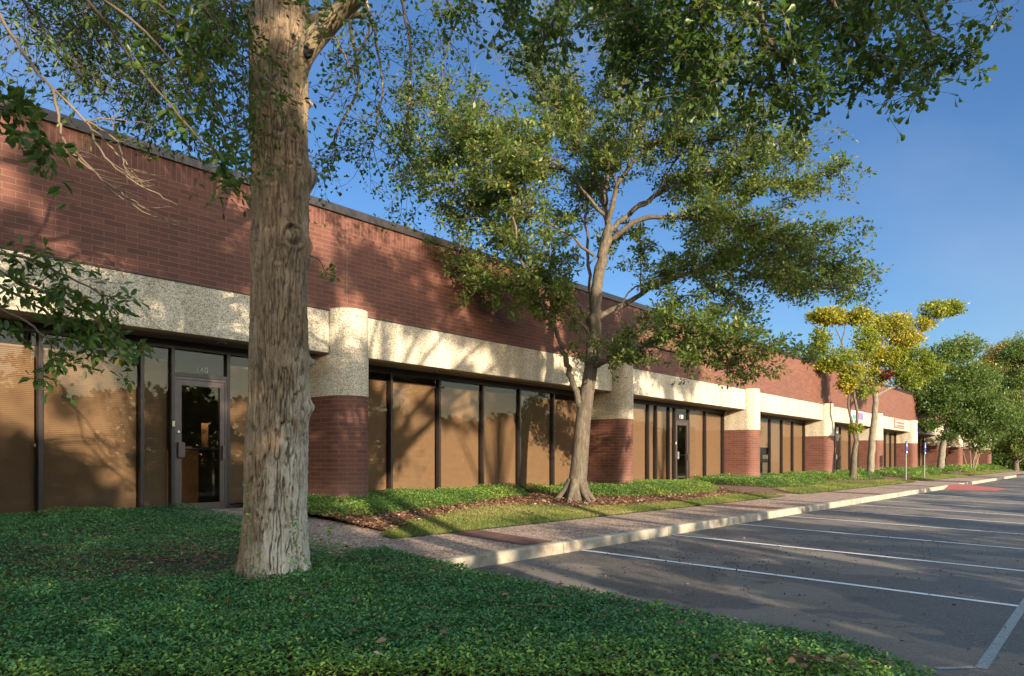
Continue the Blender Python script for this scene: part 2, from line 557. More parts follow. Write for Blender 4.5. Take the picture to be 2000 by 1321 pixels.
def paint_mat(name, col, wear=0.5):
    m, n, l, b = mat(name)
    v = coord(n, l)
    a = noise(n, l, v, 45, 7, 0.8)
    c = ramp(n, l, a, [(wear - 0.22, (0.12, 0.115, 0.11)), (wear - 0.06, col)]).outputs[0]
    l.new(c, b.inputs["Base Color"]); b.inputs["Roughness"].default_value = 0.7
    bump(n, l, a, b, 0.3, 0.003)
    return m


def red_band_mat():
    m, n, l, b = mat("brick_paver_band")
    v = coord(n, l)
    br = n.new("ShaderNodeTexBrick"); l.new(v, br.inputs["Vector"])
    br.inputs["Scale"].default_value = 1; br.inputs["Brick Width"].default_value = 0.2; br.inputs["Row Height"].default_value = 0.1; br.inputs["Mortar Size"].default_value = 0.004
    br.inputs["Color1"].default_value = (0.075, 0.03, 0.025, 1); br.inputs["Color2"].default_value = (0.12, 0.048, 0.038, 1); br.inputs["Mortar"].default_value = (0.06, 0.05, 0.045, 1)
    l.new(br.outputs[0], b.inputs["Base Color"]); b.inputs["Roughness"].default_value = 0.85
    bump(n, l, noise(n, l, v, 60), b, 0.5, 0.004)
    return m


M['asphalt'] = asphalt_mat()
M['kerb'] = kerb_mat()
M['line'] = paint_mat("road_paint", (0.62, 0.63, 0.66))
M['line_worn'] = paint_mat("worn_road_paint", (0.25, 0.29, 0.31), 0.60)
M['ramp'] = paint_mat("red_ramp_paint", (0.27, 0.075, 0.06), 0.46)
M['paver'] = red_band_mat()
M['mulch'] = soil_mat("bark_mulch", (0.035, 0.016, 0.010), (0.10, 0.050, 0.030), (0.22, 0.125, 0.08))
M['soil'] = soil_mat("bed_soil", (0.012, 0.010, 0.006), (0.030, 0.022, 0.012), (0.06, 0.045, 0.025))
M['turf'] = soil_mat("turf", (0.035, 0.045, 0.012), (0.075, 0.095, 0.022), (0.14, 0.14, 0.045), 50)
M['land'] = soil_mat("rough_grass", (0.02, 0.03, 0.01), (0.04, 0.055, 0.016), (0.08, 0.08, 0.03), 8)
M['blade'] = leaf_mat("grass_blades", [(0.0, (0.055, 0.085, 0.017)), (0.6, (0.135, 0.165, 0.033)), (0.85, (0.25, 0.22, 0.07)), (1.0, (0.30, 0.24, 0.12))], 0.25, 0.6)
M['cover'] = leaf_mat("ground_cover_leaves", [(0.0, (0.036, 0.115, 0.048)), (0.5, (0.070, 0.205, 0.072)), (0.78, (0.17, 0.32, 0.065)), (1.0, (0.36, 0.46, 0.08))], 0.22, 0.38)
M['cover2'] = leaf_mat("hedge_leaves", [(0.0, (0.040, 0.095, 0.028)), (0.5, (0.090, 0.175, 0.035)), (0.8, (0.19, 0.27, 0.045)), (1.0, (0.34, 0.38, 0.07))], 0.28, 0.5)
M['litter'] = leaf_mat("dead_leaves", [(0.0, (0.075, 0.032, 0.018)), (0.5, (0.17, 0.085, 0.05)), (0.8, (0.27, 0.16, 0.095)), (1.0, (0.42, 0.33, 0.23))], 0.1, 0.7, (0.3, 0.12, 0.04))
M['acorn'] = simple("acorn", (0.03, 0.02, 0.013), 0.6)
M['oak'] = leaf_mat("oak_leaves", [(0.0, (0.030, 0.070, 0.020)), (0.6, (0.075, 0.135, 0.030)), (0.9, (0.16, 0.20, 0.045)), (1.0, (0.32, 0.20, 0.05))], 0.40, 0.36)
M['oak2'] = leaf_mat("olive_leaves", [(0.0, (0.045, 0.085, 0.022)), (0.5, (0.095, 0.145, 0.032)), (0.85, (0.20, 0.21, 0.05)), (1.0, (0.32, 0.19, 0.06))], 0.38, 0.42)
M['yellow'] = leaf_mat("yellowing_leaves", [(0.0, (0.07, 0.13, 0.02)), (0.45, (0.19, 0.24, 0.03)), (0.8, (0.30, 0.27, 0.025)), (1.0, (0.42, 0.30, 0.04))], 0.4, 0.5, (0.35, 0.35, 0.03))
M['dark'] = leaf_mat("dark_leaves", [(0.0, (0.030, 0.065, 0.020)), (0.6, (0.075, 0.125, 0.030)), (1.0, (0.18, 0.21, 0.045))], 0.38, 0.45)
M['amber'] = leaf_mat("amber_leaves", [(0.0, (0.07, 0.09, 0.02)), (0.5, (0.20, 0.165, 0.03)), (1.0, (0.40, 0.27, 0.04))], 0.3, 0.5)
M['rust'] = leaf_mat("rust_leaves", [(0.0, (0.08, 0.02, 0.015)), (1.0, (0.20, 0.06, 0.03))], 0.2, 0.6, (0.2, 0.05, 0.02))
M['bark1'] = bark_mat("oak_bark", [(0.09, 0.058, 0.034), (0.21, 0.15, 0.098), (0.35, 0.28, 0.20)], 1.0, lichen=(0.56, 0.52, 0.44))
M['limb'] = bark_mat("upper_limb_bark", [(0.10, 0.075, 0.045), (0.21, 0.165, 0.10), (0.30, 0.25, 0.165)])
M['bark2'] = bark_mat("grey_bark", [(0.036, 0.029, 0.021), (0.085, 0.070, 0.052), (0.165, 0.143, 0.11)])
M['bark3'] = bark_mat("pale_bark", [(0.07, 0.06, 0.045), (0.15, 0.13, 0.10), (0.26, 0.23, 0.185)])
M['twig'] = simple("twig_bark", (0.085, 0.065, 0.045), 0.8, bs=0)
M['twig_bare'] = simple("bare_twig", (0.15, 0.11, 0.075), 0.8, bs=0)
M['char'] = simple("hollow_scar", (0.012, 0.010, 0.010), 0.95)

#@@GROUND
# ------------------------------------------------------------------ the ground
def interp(x, xs, ys):
    return np.interp(x, xs, ys)


GY = [5.8, 6.0, 7.8, 8.8, 9.5, 10.5, 12.0]
GZ = [0.15, 0.15, 0.17, 0.28, 0.37, 0.43, 0.44]


def G(Y):
    """bank between the walk and the wall"""
    return interp(Y, GY, GZ)


def PZ(Y):
    return interp(Y, [7.6, 7.8, 8.3, 11.7, 12], [0.166, 0.172, 0.205, 0.447, 0.447])


def BZ(Y):
    """foreground bed"""
    return interp(Y, [0.5, 0.8, 3, 5.66, 8, 11.8, 12], [-0.03, -0.01, 0.09, 0.18, 0.27, 0.42, 0.42])


def AZ(Y):
    """parking lot falls away from the kerb"""
    return np.where(np.asarray(Y) < 5.85, -0.03 * (5.85 - np.asarray(Y)), 0.0)


def sheet_x(name, x0, x1, nx, y0f, y1f, ny, zf, m, kind="structure", parent=None):
    xs = np.linspace(x0, x1, nx + 1)
    y0 = np.array([y0f(x) for x in xs]); y1 = np.array([y1f(x) for x in xs])
    t = np.linspace(0, 1, ny + 1)
    Y = y0[:, None] + (y1 - y0)[:, None] * t[None]
    X = np.repeat(xs[:, None], ny + 1, 1)
    return _sheet(name, X, Y, zf, m, kind, parent)


def sheet_y(name, y0, y1, ny, x0f, x1f, nx, zf, m, kind="structure", parent=None):
    ys = np.linspace(y0, y1, ny + 1)
    x0 = np.array([x0f(y) for y in ys]); x1 = np.array([x1f(y) for y in ys])
    t = np.linspace(0, 1, nx + 1)
    X = (x0[:, None] + (x1 - x0)[:, None] * t[None]).T
    Y = np.repeat(ys[None], nx + 1, 0)
    return _sheet(name, X, Y, zf, m, kind, parent)


def _sheet(name, X, Y, zf, m, kind, parent):
    Zz = zf(X, Y)
    V = np.stack([X, Y, Zz], -1).reshape(-1, 3)
    a, b = X.shape
    idx = np.arange(a * b).reshape(a, b)
    q = np.stack([idx[:-1, :-1], idx[1:, :-1], idx[1:, 1:], idx[:-1, 1:]], -1).reshape(-1, 4)
    me = fast_mesh(name, V, q)
    o = link(name, me, m, parent, smooth=True)
    if kind: o["kind"] = kind
    return o


# far ground reaching the horizon
sheet_x("ground", -400, 900, 26, lambda x: -400, lambda x: 500, 20, lambda X, Y: np.full(X.shape, -1.0) + 0 * X, M['land'])
# asphalt lot, falling 3% away from the kerb
lot = sheet_x("parking_lot", -40, 66.5, 60, lambda x: -22.0, lambda x: 5.86, 40, lambda X, Y: np.maximum(AZ(Y), -0.55), M['asphalt'])
road = sheet_x("road", 66.5, 100, 10, lambda x: -22.0, lambda x: 9.5, 20, lambda X, Y: np.where(Y < 5.85, np.maximum(AZ(Y), -0.55), 0.0) + 0.0, simple("pale_road", (0.20, 0.185, 0.165), 0.85, bs=0.3, vs=3))


def stripe(name, p0, p1, w, m, parent):
    mb = MB()
    p0, p1 = Vector((*p0, 0)), Vector((*p1, 0))
    d = (p1 - p0).normalized(); s = Vector((-d.y, d.x, 0)) * w / 2
    n = 8
    for i in range(n):
        a = p0.lerp(p1, i / n); b = p0.lerp(p1, (i + 1) / n)
        pts = [a - s, b - s, b + s, a + s]
        mb.face([(p.x, p.y, float(AZ(p.y)) + 0.005) for p in pts])
    return mb.build(name, m, parent)


for k in range(10):
    x = 8.73 + 2.76 * k
    stripe("parking_line", (x, 5.84), (x - 0.02, 0.70 if k else 0.745), 0.095, M['line'], lot)
stripe("parking_line", (5.95, 0.72), (36.2, 0.62), 0.075, M['line_worn'], lot)
stripe("parking_line", (5.72, 0.95), (5.95, 0.76), 0.05, M['line_worn'], lot)

# kerb along the walk: segments with open joints, one lowered stretch
mb = MB()
x = 5.25
seg = 0
while x < 67:
    L = min(3.05 + rnd.uniform(-.02, .02), 67 - x)
    lo = 37.4 < x + L / 2 < 41.2
    zt = 0.15 + rnd.uniform(-.003, .003)
    prof = [(5.85, -0.05), (5.858, zt - 0.025), (5.867, zt - 0.010), (5.885, zt), (6.0, zt), (6.0, -0.05)]
    xa, xb = x + 0.006, x + L - 0.006
    dy = 0.0
    if x > 60: dy = (x - 60) ** 2 * 0.03
    b = len(mb.v)
    for px in (xa, xb):
        for (y, z) in prof: mb.v.append((px, y, z))
    n = len(prof)
    for i in range(n - 1):
        mb.f.append((b + i, b + n + i, b + n + i + 1, b + i + 1)); mb.uv.append([(0, 0)] * 4)
    mb.f.append(tuple(b + i for i in range(n))); mb.uv.append([(0, 0)] * n)
    mb.f.append(tuple(b + n + i for i in reversed(range(n)))); mb.uv.append([(0, 0)] * n)
    x += L
    seg += 1
mb.build("kerb", M['kerb'])["kind"] = "structure"

# red painted ramp
mb = MB()
zr = 0.156
A_, B_, C_, D_ = (38.3, 5.87, zr), (40.6, 5.87, zr), (41.3, 4.0, -0.045), (37.6, 4.0, -0.045)
mb.face([A_, D_, C_, B_]); mb.face([A_, (36.9, 5.84, 0.0), D_]); mb.face([B_, C_, (42.0, 5.84, 0.0)])
tag(mb.build("kerb_ramp", M['ramp']), kind="structure")

# walk of washed pebbles, rising paths to the doors
BX1Y = [0.75, 1.2, 2.0, 2.8, 4.0, 5.2, 5.9, 6.3, 7.0, 8.5, 10.0, 11.9]
BX1 = [4.55, 4.85, 4.86, 4.85, 5.0, 5.2, 5.2, 5.16, 5.16, 5.55, 5.85, 5.95]
BX0Y = [0.75, 1.3, 2.0, 3.0, 3.8, 4.4, 4.9, 12]
BX0 = [4.45, 4.05, 3.45, 2.55, 1.65, 0.6, -6, -6]


def bx1(y): return float(interp(y, BX1Y, BX1))
def bx0(y): return float(interp(y, BX0Y, BX0))


walk = sheet_x("sidewalk", 5.1, 90, 90, lambda x: 6.0, lambda x: 7.82, 3, lambda X, Y: 0.150 + 0.01 * (Y - 6.0), M['pebble'])
sheet_y("path", 7.78, 11.78, 24, lambda y: bx1(y) - 0.10, lambda y: 7.35 if y > 8.45 else 7.35 + (8.45 - y) * 0.9, 4, lambda X, Y: PZ(Y), M['pebble'])
sheet_y("path", 7.6, 11.78, 14, lambda y: 22.2, lambda y: 24.25 + max(0, 8.3 - y), 3, lambda X, Y: PZ(Y) + .003, M['pebble'])
sheet_y("path", 7.6, 11.78, 14, lambda y: 41.6, lambda y: 43.6, 3, lambda X, Y: PZ(Y) + .003, M['pebble'])
sheet_y("path", 7.6, 11.78, 14, lambda y: 60.6, lambda y: 62.6, 3, lambda X, Y: PZ(Y) + .003, M['pebble'])
for bxp in (7.85, 17.1, 26.4, 35.7, 45.0, 54.3):
    mb = MB()
    sk = 0.22
    mb.face([(bxp - sk, 6.01, 0.157), (bxp + .64 - sk, 6.01, 0.157), (bxp + .64 + sk, 7.8, 0.175), (bxp + sk, 7.8, 0.175)])
    mb.build("paver_band", M['paver'], walk)
mb = MB(); mb.face([(5.4, 6.9, 0.182), (5.43, 6.86, 0.182), (6.9, 6.05, 0.173), (6.9, 6.08, 0.173)][::-1]); mb.build("dark_line", M['joint_dark'], walk)  # thin dark line laid diagonally across the walk

# mulch bank between walk and wall
sheet_x("mulch_bed", 7.3, 96, 180, lambda x: 7.80, lambda x: 11.95, 18, lambda X, Y: G(Y) - 0.012 + 0.012 * fbm(X * 2, Y * 2, 0 * X, 5), M['mulch'])

LX = [6.95, 7.4, 8.2, 9.2, 10.5, 11.6, 12.8, 14.5, 16.5, 19.0, 20.6, 22.0, 22.6]
LY = [8.02, 8.35, 8.75, 9.05, 9.45, 9.40, 8.75, 8.40, 8.35, 8.55, 8.75, 8.35, 7.85]
LX2 = [24.2, 24.8, 27, 30, 33, 36, 39, 41.4]
LY2 = [8.2, 8.9, 8.6, 8.9, 9.3, 8.7, 8.7, 8.3]
LX3 = [43.7, 46, 50, 54, 58, 60.4]
LX4 = [62.7, 68, 74, 80, 86, 92]


def lawn(xs, ys, x0, x1):
    f = lambda x: float(interp(x, xs, ys))
    o = sheet_x("lawn", x0, x1, int((x1 - x0) * 4), lambda x: 7.79, f, 8, lambda X, Y: G(Y) + 0.012, M['turf'])
    return f


l1 = lawn(LX, LY, 6.95, 22.6)
l2 = lawn(LX2, LY2, 24.2, 41.4)
l3 = lawn(LX3, [8.4, 8.8, 9.1, 8.8, 8.7, 8.4], 43.7, 60.4)
l4 = lawn(LX4, [8.4, 8.8, 9.1, 8.8, 8.7, 8.4], 62.7, 92)

# grass blades
def blades(name, fs, dens, h):
    P = []
    for (f, x0, x1) in fs:
        n = int((x1 - x0) * 1.2 * dens)
        X = rng.uniform(x0, x1, n); Yt = np.array([f(x) for x in np.linspace(x0, x1, 400)])
        top = np.interp(X, np.linspace(x0, x1, 400), Yt)
        Y = 7.77 + rng.uniform(0, 1, n) * (top - 7.77 + 0.03)
        P.append(np.stack([X, Y, G(Y) + 0.010], 1))
    P = np.concatenate(P)
    n = len(P)
    d = np.stack([rng.normal(0, .45, n), rng.normal(0, .45, n), np.ones(n)], 1)
    nr = np.stack([rng.normal(0, 1, n), rng.normal(0, 1, n), rng.normal(0, .2, n)], 1)
    L = h * rng.uniform(.6, 1.3, n)
    v, f, k = leaf_arrays(P, d, nr, L, 0.16, 'q')
    t = np.clip(0.45 + 0.35 * fbm(P[:, 0] * .9, P[:, 1] * .9, 0 * P[:, 0], 3) + rng.normal(0, .16, n), 0, 1)
    return fast_mesh(name, v, f, t)


me = blades("grass", [(l1, 6.95, 22.6)], 3800, 0.042)
tag(link("grass", me, M['blade']), "short mown grass strip between pebble walk and mulch", "grass", kind="stuff")
me = blades("grass", [(l2, 24.2, 41.4), (l3, 43.7, 60.4), (l4, 62.7, 92)], 900, 0.07)
tag(link("grass", me, M['blade']), "distant mown grass strips beyond the first lawn", "grass", kind="stuff")

# foreground bed soil and its kerb edge
sheet_y("soil", 0.76, 11.8, 60, lambda y: bx0(y) + 0.02, lambda y: bx1(y) - 0.02, 20, lambda X, Y: BZ(Y) + 0.02 * fbm(X * 1.3, Y * 1.3, 0 * X, 9), M['soil'])
mb = MB()
ring = [(bx1(y), y) for y in np.linspace(5.85, 0.95, 26)] + [(4.72, 0.80), (4.6, 0.72), (4.48, 0.72)] + [(bx0(y), y) for y in np.linspace(0.85, 4.9, 22)]
for i in range(len(ring) - 1):
    p, q = Vector((*ring[i], 0)), Vector((*ring[i + 1], 0))
    d = (q - p).normalized(); s = Vector((-d.y, d.x, 0)) * 0.11
    for (pp, qq) in ((p, q),):
        za, zb = float(AZ(pp.y)) + 0.10, float(AZ(qq.y)) + 0.10
        o1, o2 = pp - s * 0.2, qq - s * 0.2
        i1, i2 = pp + s, qq + s
        mb.face([(o1.x, o1.y, za - .3), (o2.x, o2.y, zb - .3), (o2.x, o2.y, zb), (o1.x, o1.y, za)])
        mb.face([(o1.x, o1.y, za), (o2.x, o2.y, zb), (i2.x, i2.y, zb), (i1.x, i1.y, za)])
mb.build("kerb_edge", M['kerb'], merge=True)["kind"] = "structure"


# low ground cover
def cover_mesh(name, P, hgt, L, seed, tintbias=0.0, yellow=None):
    n = len(P)
    lvl = rng.uniform(0, 1, n) ** 0.6
    bumpy = 0.5 + 0.5 * np.clip(fbm(P[:, 0] * 2.2, P[:, 1] * 2.2, 0 * P[:, 0], seed), -1, 1)
    z = P[:, 2] + hgt * (0.35 + 0.65 * lvl) * (0.75 + 0.5 * bumpy)
    pos = np.stack([P[:, 0], P[:, 1], z], 1)
    a = rng.uniform(0, 2 * np.pi, n)
    d = np.stack([np.cos(a), np.sin(a), rng.normal(0.25, .35, n)], 1)
    nr = np.stack([rng.normal(0, .45, n), rng.normal(0, .45, n), np.ones(n)], 1)
    Ls = L * rng.uniform(.65, 1.25, n)
    v, f, k = leaf_arrays(pos, d, nr, Ls, 0.5, 'e')
    t = 0.36 + 0.22 * fbm(P[:, 0] * .7, P[:, 1] * .7, 0 * P[:, 0], seed + 4) + rng.normal(0, .2, n) + tintbias
    if yellow is not None: t = t + yellow
    t = np.clip(t, 0, 1)
    return fast_mesh(name, v, f, np.repeat(t, k))


def in_bed(n, y0, y1):
    Y = rng.uniform(y0, y1, n); X = rng.uniform(-3.0, 6.2, n)
    ok = (X > np.interp(Y, BX0Y, BX0) + 0.0) & (X < np.interp(Y, BX1Y, BX1) + 0.02)
    # only where the view can reach
    Z = X * CT + Y * ST; Lr = X * ST - Y * CT
    ok &= (Z > 1.9) & (Lr > -0.95 * Z)
    return X[ok], Y[ok]


X1, Y1 = in_bed(500000, 0.75, 6.0)
X2, Y2 = in_bed(140000, 6.0, 11.75)
X = np.concatenate([X1, X2]); Y = np.concatenate([Y1, Y2])
edge = np.clip((X - np.interp(Y, BX0Y, BX0)) / 0.9, 0, 1)
thin = np.exp(-(((X - 3.35) / .9) ** 2 + ((Y - 6.7) / .75) ** 2)) * .75 + .3 * (fbm(X * 1.1, Y * 1.1, 0 * X, 91) > .75)
keep = rng.uniform(0, 1, len(X)) > thin
X, Y, edge = X[keep], Y[keep], edge[keep]
P = np.stack([X, Y, BZ(Y) - 0.05 * (1 - edge) ** 3], 1)
me = cover_mesh("ground_cover", P, 0.15, 0.028, 21, 0.0, 0.42 * (1 - edge) ** 1.2)
tag(link("ground_cover", me, M['cover']), "dense low evergreen ground cover filling the foreground bed around the big trunk", "ground cover", kind="stuff")


# strips of the same plant along the wall
def hedge(x0, x1, yf, dens, hgt, L, label):
    dens *= 1.5; L *= .78
    n = int((x1 - x0) * 2.2 * dens)
    X = rng.uniform(x0, x1, n); Y = rng.uniform(8.2, 11.75, n)
    fr = np.array([yf(x) for x in np.linspace(x0, x1, 200)])
    front = np.interp(X, np.linspace(x0, x1, 200), fr)
    endr = np.minimum(X - x0, x1 - X)
    front = front + np.clip(1 - endr / 0.8, 0, 1) ** 2 * 0.9
    ok = Y > front
    # keep clear of the pillars
    for k in range(11):
        cx = 8.24 + 9.6 * k + .385
        ok &= ~((abs(X - cx) < .40) & (Y > 10.6))
    X, Y, front = X[ok], Y[ok], front[ok]
    prof = np.clip((Y - front) / 0.35, 0.15, 1)
    P = np.stack([X, Y, G(Y) - 0.02], 1)
    n = len(P)
    lvl = rng.uniform(0, 1, n) ** 0.5
    z = P[:, 2] + hgt * prof ** .5 * lvl * (0.9 + .25 * fbm(X * 1.6, Y * 1.6, 0 * X, 31))
    a = rng.uniform(0, 2 * np.pi, n)
    d = np.stack([np.cos(a), np.sin(a) - .3, rng.normal(0.2, .4, n)], 1)
    nr = np.stack([rng.normal(0, .5, n), rng.normal(-.35, .5, n), np.ones(n)], 1)
    v, f, k = leaf_arrays(np.stack([X, Y, z], 1), d, nr, L * rng.uniform(.65, 1.25, n), 0.5, 'q')
    t = np.clip(0.5 + .25 * fbm(X * .8, Y * .8, 0 * X, 12) + rng.normal(0, .2, n), 0, 1)
    o = link("ground_cover", fast_mesh("ground_cover", v, f, np.repeat(t, k)), M['cover2'])
    tag(o, label, "ground cover", kind="stuff")


hedge(7.0, 14.2, lambda x: float(interp(x, [7, 9, 11, 12.5, 14.2], [9.25, 9.5, 9.95, 10.4, 10.6])), 4200, 0.24, 0.05, "dark green ground cover strip along the long tinted window, left of the leaning tree")
hedge(14.7, 21.9, lambda x: float(interp(x, [14.7, 17, 20, 21.9], [9.5, 9.2, 9.1, 9.3])), 2600, 0.26, 0.06, "sunlit ground cover strip between the leaning tree and the second path")
hedge(24.4, 32.6, lambda x: float(interp(x, [24.4, 28, 32.6], [9.2, 8.95, 9.2])), 1500, 0.30, 0.08, "ground cover strip just past the second path")
hedge(33.4, 41.5, lambda x: float(interp(x, [33.4, 38, 41.5], [9.7, 9.3, 9.0])), 1100, 0.32, 0.09, "ground cover strip under the yellowing trees")
hedge(43.8, 60.4, lambda x: 9.0 + .2 * math.sin(x), 700, 0.36, 0.12, "ground cover strip behind the blue sign posts")
hedge(62.8, 95, lambda x: 9.2 + .3 * math.sin(x * .7), 420, 0.42, 0.17, "farthest ground cover strip at the end of the wall")

# runners and dry needles lying in the bed
mb = MB()
for _ in range(420):
    if rnd.random() < .55: x, y = rnd.gauss(3.4, .9), rnd.gauss(6.6, .8)
    else: x, y = rnd.uniform(1.2, 5), rnd.uniform(1.5, 9)
    if not (bx0(y) + .1 < x < bx1(y) - .15): continue
    a = rnd.gauss(.5, .7); ln = rnd.uniform(.08, .38); z = float(BZ(y)) + .155
    p = [Vector((x, y, z))]
    for k in range(3):
        a += rnd.gauss(0, .25); p.append(p[-1] + Vector((math.cos(a), math.sin(a), rnd.uniform(-.06, .06))) * ln / 3)
    mb.tube(p, [.0022, .002, .0018, .001], 3, cap=False)
tag(mb.build("dry_stems", simple("dry_stem", (0.21, 0.11, 0.06), 0.85, bs=0)), "thin reddish dry stems and needles lying on the ground cover", "dry stems", kind="stuff")

# litter of fallen leaves
def litter(name, P, L, label, big=1.0):
    n = len(P)
    a = rng.uniform(0, 2 * np.pi, n)
    d = np.stack([np.cos(a), np.sin(a), rng.normal(0, .25, n)], 1)
    nr = np.stack([rng.normal(0, .5, n), rng.normal(0, .5, n), np.ones(n)], 1)
    v, f, k = leaf_arrays(P, d, nr, L * rng.uniform(.6, 1.4, n), 0.6, 'e')
    t = np.clip(rng.normal(.5, .25, n), 0, 1)
    tag(link(name, fast_mesh(name, v, f, np.repeat(t, k)), M['litter']), label, "fallen leaves", kind="stuff")


X, Y = in_bed(620, 0.9, 9.5)
zt = BZ(Y) + 0.155 + 0.02 * rng.uniform(0, 1, len(X))
P1 = np.stack([X, Y, zt], 1)
ex = []
for (cx, cy, s, n) in ((3.35, 6.5, .22, 40), (4.25, 1.35, .09, 50), (3.7, 7.0, .3, 40), (2.7, 8.2, .1, 20), (4.3, 5.2, .35, 22)):
    xx = rng.normal(cx, s, n); yy = rng.normal(cy, s, n)
    ex.append(np.stack([xx, yy, BZ(yy) + 0.16], 1))
litter("fallen_leaves", np.concatenate([P1] + ex), 0.05, "brown dead leaves scattered over the foreground ground cover")
n = 15000
X = 7.2 + 15 * rng.uniform(0, 1, n) ** 1.3; Y = rng.uniform(8.0, 10.9, n)
lf = np.interp(X, LX, LY)
keep = (Y > lf - 0.15) | (rng.uniform(0, 1, n) < np.where(X < 12.5, .10, .02))
X, Y = X[keep], Y[keep]
litter("fallen_leaves", np.stack([X, Y, G(Y) + 0.02 + rng.uniform(0, .02, len(X))], 1), 0.06, "brown leaf litter and bark chips over the mulch below the leaning tree")
n = 500
X = 6 + 18 * rng.uniform(0, 1, n) ** 1.5; Y = rng.uniform(.3, 5.6, n)
litter("fallen_leaves", np.stack([X, Y, AZ(Y) + 0.01], 1), 0.035, "few small brown leaves scattered on the asphalt")

# acorns on the asphalt
mb = MB()
for _ in range(300):
    if rnd.random() < .55:
        x, y = rnd.gauss(8.9, 1.0), rnd.gauss(4.2, 0.75)
    elif rnd.random() < .6:
        x, y = rnd.gauss(11.8, 1.6), rnd.gauss(2.9, 1.0)
    else:
        x, y = rnd.uniform(6.5, 22), rnd.uniform(.6, 5.7)
    if y > 5.8: continue
    r = rnd.uniform(.006, .0115); z = float(AZ(y)) + r
    b = len(mb.v)
    mb.v += [(x + r, y, z), (x, y + r, z), (x - r, y, z), (x, y - r, z), (x, y, z + r), (x, y, z - r)]
    for t in ((0, 1, 4), (1, 2, 4), (2, 3, 4), (3, 0, 4), (1, 0, 5), (2, 1, 5), (3, 2, 5), (0, 3, 5)):
        mb.f.append(tuple(b + i for i in t)); mb.uv.append([(0, 0)] * 3)
tag(mb.build("acorns", M['acorn']), "dark acorns scattered over the near parking bays", "acorns", kind="stuff")

#@@BUILDING
# ------------------------------------------------------------------ the building
GLY, FY = 11.83, 10.93         # glass plane, front plane of the beams
PIT, PW = 9.6, 0.77            # pillar spacing, pillar width
P0 = 8.24 - 9.6                # left side of pillar 0
Z0, ZB, ZS, ZT = 0.40, 2.425, 3.19, 3.95   # floor, brick top, soffit, beam top
WT = 5.74                      # top of brickwork
XL, XR = -8.0, 98.2
bld = empty("office_building", (40, 11, 0), "long single storey red brick office building with pale aggregate beams and round fronted pillars", "building")


def quad_xz(mb, x0, x1, y, z0, z1, flip=False):
    pts = [(x0, y, z0), (x1, y, z0), (x1, y, z1), (x0, y, z1)]
    mb.face(pts, [(p[0], p[2]) for p in pts])


mb = MB()
n = 24
for i in range(n):
    a, b = XL + (XR - XL) * i / n, XL + (XR - XL) * (i + 1) / n
    quad_xz(mb, a, b, FY + 0.004, ZT + 0.012, WT - 0.31)
wall = mb.build("brick_wall", M['brick'], bld, merge=True)
mb = MB(); quad_xz(mb, XL, XR, FY + 0.004, WT - 0.31, WT); mb.build("soldier_course", M['soldier'], bld)
mb = MB(); mb.box(XL, XR, FY - .012, FY + .02, ZT - 0.004, ZT + 0.010); mb.build("flashing_shadow_line", M['joint_dark'], bld)  # dark flashing strip, its colour also standing in for the shadow line here
# parapet, end wall and roof
mb = MB()
pts = [(XR, FY, 0), (XR, 34, 0), (XR, 34, WT), (XR, FY, WT)]
mb.face(pts, [(p[1], p[2]) for p in pts])
pts = [(XL, 34, 0), (XL, FY, 0), (XL, FY, WT), (XL, 34, WT)]
mb.face(pts, [(p[1], p[2]) for p in pts])
pts = [(XR, 34, 0), (XL, 34, 0), (XL, 34, WT), (XR, 34, WT)]
mb.face(pts, [(p[0], p[2]) for p in pts])
mb.build("end_wall", M['brick'], bld)
mb = MB(); mb.box(XL + .1, XR - .1, FY + .2, 33.9, WT - .45, WT - .35); mb.build("roof", M['roof'], bld)
mb = MB()
x = XL - .04
while x < XR:
    L = min(3.66, XR + .04 - x)
    prof = [(FY - .045, 5.735), (FY - .052, 5.87), (FY - .03, 5.885), (FY + .3, 5.865), (FY + .3, 5.70)]
    b = len(mb.v)
    for px in (x + .002, x + L - .002):
        for (y, z) in prof: mb.v.append((px, y, z))
    m_ = len(prof)
    for i in range(m_ - 1):
        mb.f.append((b + i, b + m_ + i, b + m_ + i + 1, b + i + 1)); mb.uv.append([(0, 0)] * 4)
    mb.f.append((b + m_ - 1, b + 2 * m_ - 1, b + m_, b)); mb.uv.append([(0, 0)] * 4)
    mb.f.append(tuple(b + i for i in range(m_))); mb.uv.append([(0, 0)] * m_)
    mb.f.append(tuple(b + m_ + i for i in reversed(range(m_)))); mb.uv.append([(0, 0)] * m_)
    x += L
mb.build("coping", M['coping'], bld)

